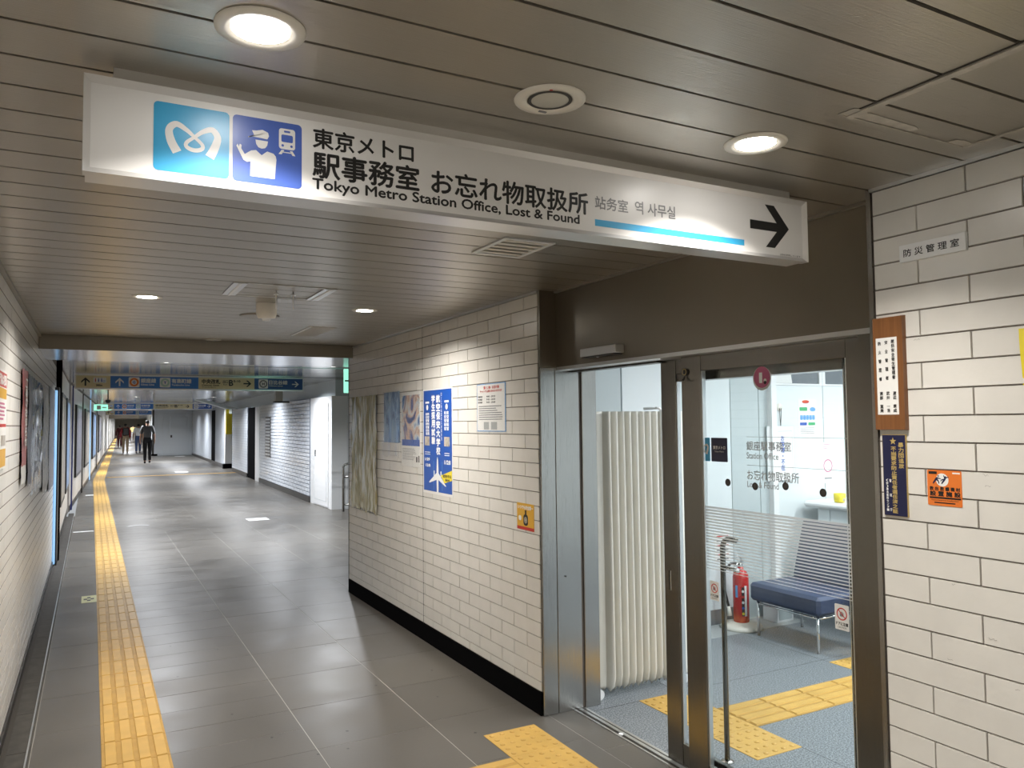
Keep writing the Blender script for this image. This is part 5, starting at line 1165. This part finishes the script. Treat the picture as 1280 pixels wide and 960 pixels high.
# ================================================================== PEOPLE
def skinned(name, verts, edges, mat_, parent, sub=2, loc=None):
    me = bpy.data.meshes.new(name); me.from_pydata([v[:3] for v in verts], edges, []); o = bpy.data.objects.new(name, me); COL.objects.link(o)
    s = o.modifiers.new('skin', 'SKIN'); s.use_smooth_shade = True
    for i, v in enumerate(verts):
        r = v[3]; me.skin_vertices[0].data[i].radius = (r, v[4] if len(v) > 4 else r); me.skin_vertices[0].data[i].use_root = (i == 0)
    u = o.modifiers.new('sub', 'SUBSURF'); u.levels = sub; u.render_levels = sub
    dg = bpy.context.evaluated_depsgraph_get(); m2 = bpy.data.meshes.new_from_object(o.evaluated_get(dg)); bpy.data.objects.remove(o)
    m2.materials.clear(); m2.materials.append(M[mat_]); r = bpy.data.objects.new(name, m2); COL.objects.link(r); r.parent = parent; return r
def person(x, y, head, H, top, legs, label, facing=0.0, stride=.16, bag=None, skirt=False, hair='hair', sleeve='short'):
    t = thing('person', label, 'person', (x, y, 0)); t.rotation_euler = (0, 0, facing); k = H/1.75
    V = []; E = []
    def v(px, py, pz, r, r2=None, to=None):
        V.append((px*k, py*k, pz*k, r*k, (r2 or r)*k)); i = len(V)-1
        if to is not None: E.append((to, i))
        return i
    pel = v(0, 0, .95, .13, .10); sp = v(0, .0, 1.12, .12, .09, pel); chs = v(0, .01, 1.32, .15, .10, sp); nb = v(0, .01, 1.45, .06, .06, chs); nk = v(0, .02, 1.51, .062, .062, nb); hd = v(0, .03, 1.60, .084, .098, nk); v(0, .03, 1.69, .076, .09, hd)
    nose = v(0, .125, 1.615, .012, .012, hd)
    J = {}
    for s_ in (-1, 1):
        sh = v(s_*.17, .01, 1.415, .055, .055, chs); sw_ = -s_*stride*.5
        el = v(s_*.235, sw_*.4, 1.13, .042, .042, sh); wr_ = v(s_*.25, sw_+.04, .90, .03, .03, el); hn = v(s_*.25, sw_+.05, .83, .035, .02, wr_)
        for q in range(4): f1 = v(s_*.25, sw_+.05-.028+q*.019, .77, .009, .009, hn); v(s_*.243, sw_+.055-.028+q*.019, .735+.004*abs(q-1.5), .008, .008, f1)
        th_ = v(s_*.235, sw_+.085, .80, .010, .010, hn); v(s_*.23, sw_+.10, .77, .008, .008, th_)
        hp = v(s_*.09, 0, .88, .095, .095, pel); kn = v(s_*.095, s_*stride*.55+.03, .48, .06, .06, hp); an = v(s_*.095, s_*stride-.02, .09, .042, .042, kn); v(s_*.10, s_*stride+.10, .035, .035, .03, an)
        J[s_] = (sh, el, wr_, hp, kn, an)
    skinned('body', [(*q[:3], q[3]*.78, q[4]*.78) if i in (pel, sp, chs) else ((*q[:3], q[3]*.85, q[4]*.85) if abs(q[2]-.88*k) < .02 and q[3] > .08*k else q) for i, q in enumerate(V)], E, 'skin', t)
    def sub(idx, grow, extra=()):
        mp_ = {}; vv = []; ee = []
        for i in idx: mp_[i] = len(vv); a = V[i]; g = grow(i); vv.append((a[0], a[1], a[2], a[3]+g*k, a[4]+g*k))
        for a, c in E:
            if a in mp_ and c in mp_: ee.append((mp_[a], mp_[c]))
        return vv, ee
    idx = [pel, sp, chs, nb]+[J[s_][q] for s_ in (-1, 1) for q in ((0, 1) if sleeve == 'short' else (0, 1, 2))]
    vv, ee = sub(idx, lambda i: .045 if i == pel else (.022 if i != nb else .008)); skinned('shirt', vv, ee, top, t)
    idx = [pel]+[J[s_][q] for s_ in (-1, 1) for q in (3, 4, 5)]
    vv, ee = sub(idx, lambda i: .016 if i != pel else .026); vv.append((0, 0, 1.08*k, .13*k, .105*k)); ee.append((0, len(vv)-1)); vv.append((0, 0, 1.02*k, .14*k, .11*k)); ee[-1] = (len(vv)-1, len(vv)-2); ee.append((0, len(vv)-1))
    skinned('trousers', vv, ee, legs, t)
    for s_ in (-1, 1):
        a = V[J[s_][5]]; MBs = [(a[0], a[1]-.04*k, .05*k, .05*k), (a[0], a[1]+.05*k, .045*k, .045*k), (a[0], a[1]+.16*k, .035*k, .035*k)]
        skinned('shoe', MBs, [(0, 1), (1, 2)], 'rubber', t, 1)
    h = V[hd]; skinned('hair', [(0, .01*k, h[2]+.07*k, .085*k), (0, -.02*k, h[2]+.02*k, .088*k), (0, -.03*k, h[2]-.06*k, .072*k)], [(0, 1), (1, 2)], hair, t, 2)
    for s_ in (-1, 1): MB().lathe((s_*.032*k, .112*k, h[2]+.008*k), [(.009*k, 0), (0, .006*k)], 'ink', 8, (0, 1, 0)).done('eye', t) if 0 else None
    if bag:
        b = MB(); b.cbox(-.16*k, .16*k, -.27*k, -.10*k, 1.02*k, 1.45*k, bag, .04*k); o = b.done('backpack'); o.parent = t
        b = MB()
        for s_ in (-1, 1): b.tube([(s_*.11*k, -.12*k, 1.40*k), (s_*.12*k, -.02*k, 1.50*k), (s_*.12*k, .13*k, 1.38*k), (s_*.13*k, .10*k, 1.15*k), (s_*.14*k, -.12*k, 1.10*k)], .018*k, bag, 8)
        o = b.done('strap'); o.parent = t
    return t
M['c_grey'] = mat('grey_shirt', (.13, .13, .13), .8); M['c_black'] = mat('black_cloth', (.008, .008, .01), .8); M['c_red'] = mat('red_cloth', (.35, .03, .04), .8); M['c_khaki'] = mat('khaki_cloth', (.34, .26, .17), .8); M['c_white'] = mat('white_cloth', (.75, .78, .82), .8); M['c_blue'] = mat('blue_cloth', (.05, .08, .18), .8); M['c_yel'] = mat('mustard_cloth', (.60, .48, .22), .8); M['c_dk'] = mat('maroon_cloth', (.14, .03, .04), .8); M['c_mid'] = mat('grey_cloth', (.22, .21, .2), .8)
def at(px, py): return onz(px, py)
x, y = at(184, 579); person(x, y, 0, 1.9, 'c_grey', 'c_black', 'person in grey shirt and black trousers walking away, nearest of the walkers', .02, .14)
x, y = at(156.5, 567); person(x, y, 0, 1.78, 'c_red', 'c_khaki', 'person in red top and khaki trousers with large black backpack', .05, -.13, bag='rubber', sleeve='long')
x, y = at(178.5, 566.5); person(x-.25, y, 0, 1.76, 'c_white', 'c_blue', 'person in white shirt half hidden behind the grey-shirted walker', 0, .1)
x, y = at(149.5, 559.5); person(x, y, 0, 1.70, 'c_dk', 'c_dk', 'person in dark red clothes beyond the backpack wearer', 0, .12, sleeve='long')
x, y = at(166, 553.5); person(x, y, 0, 1.72, 'c_yel', 'c_mid', 'person in yellow top far down the passage', 0, .1)
for o in list(bpy.data.objects):
    if 'org' in o: del o['org']
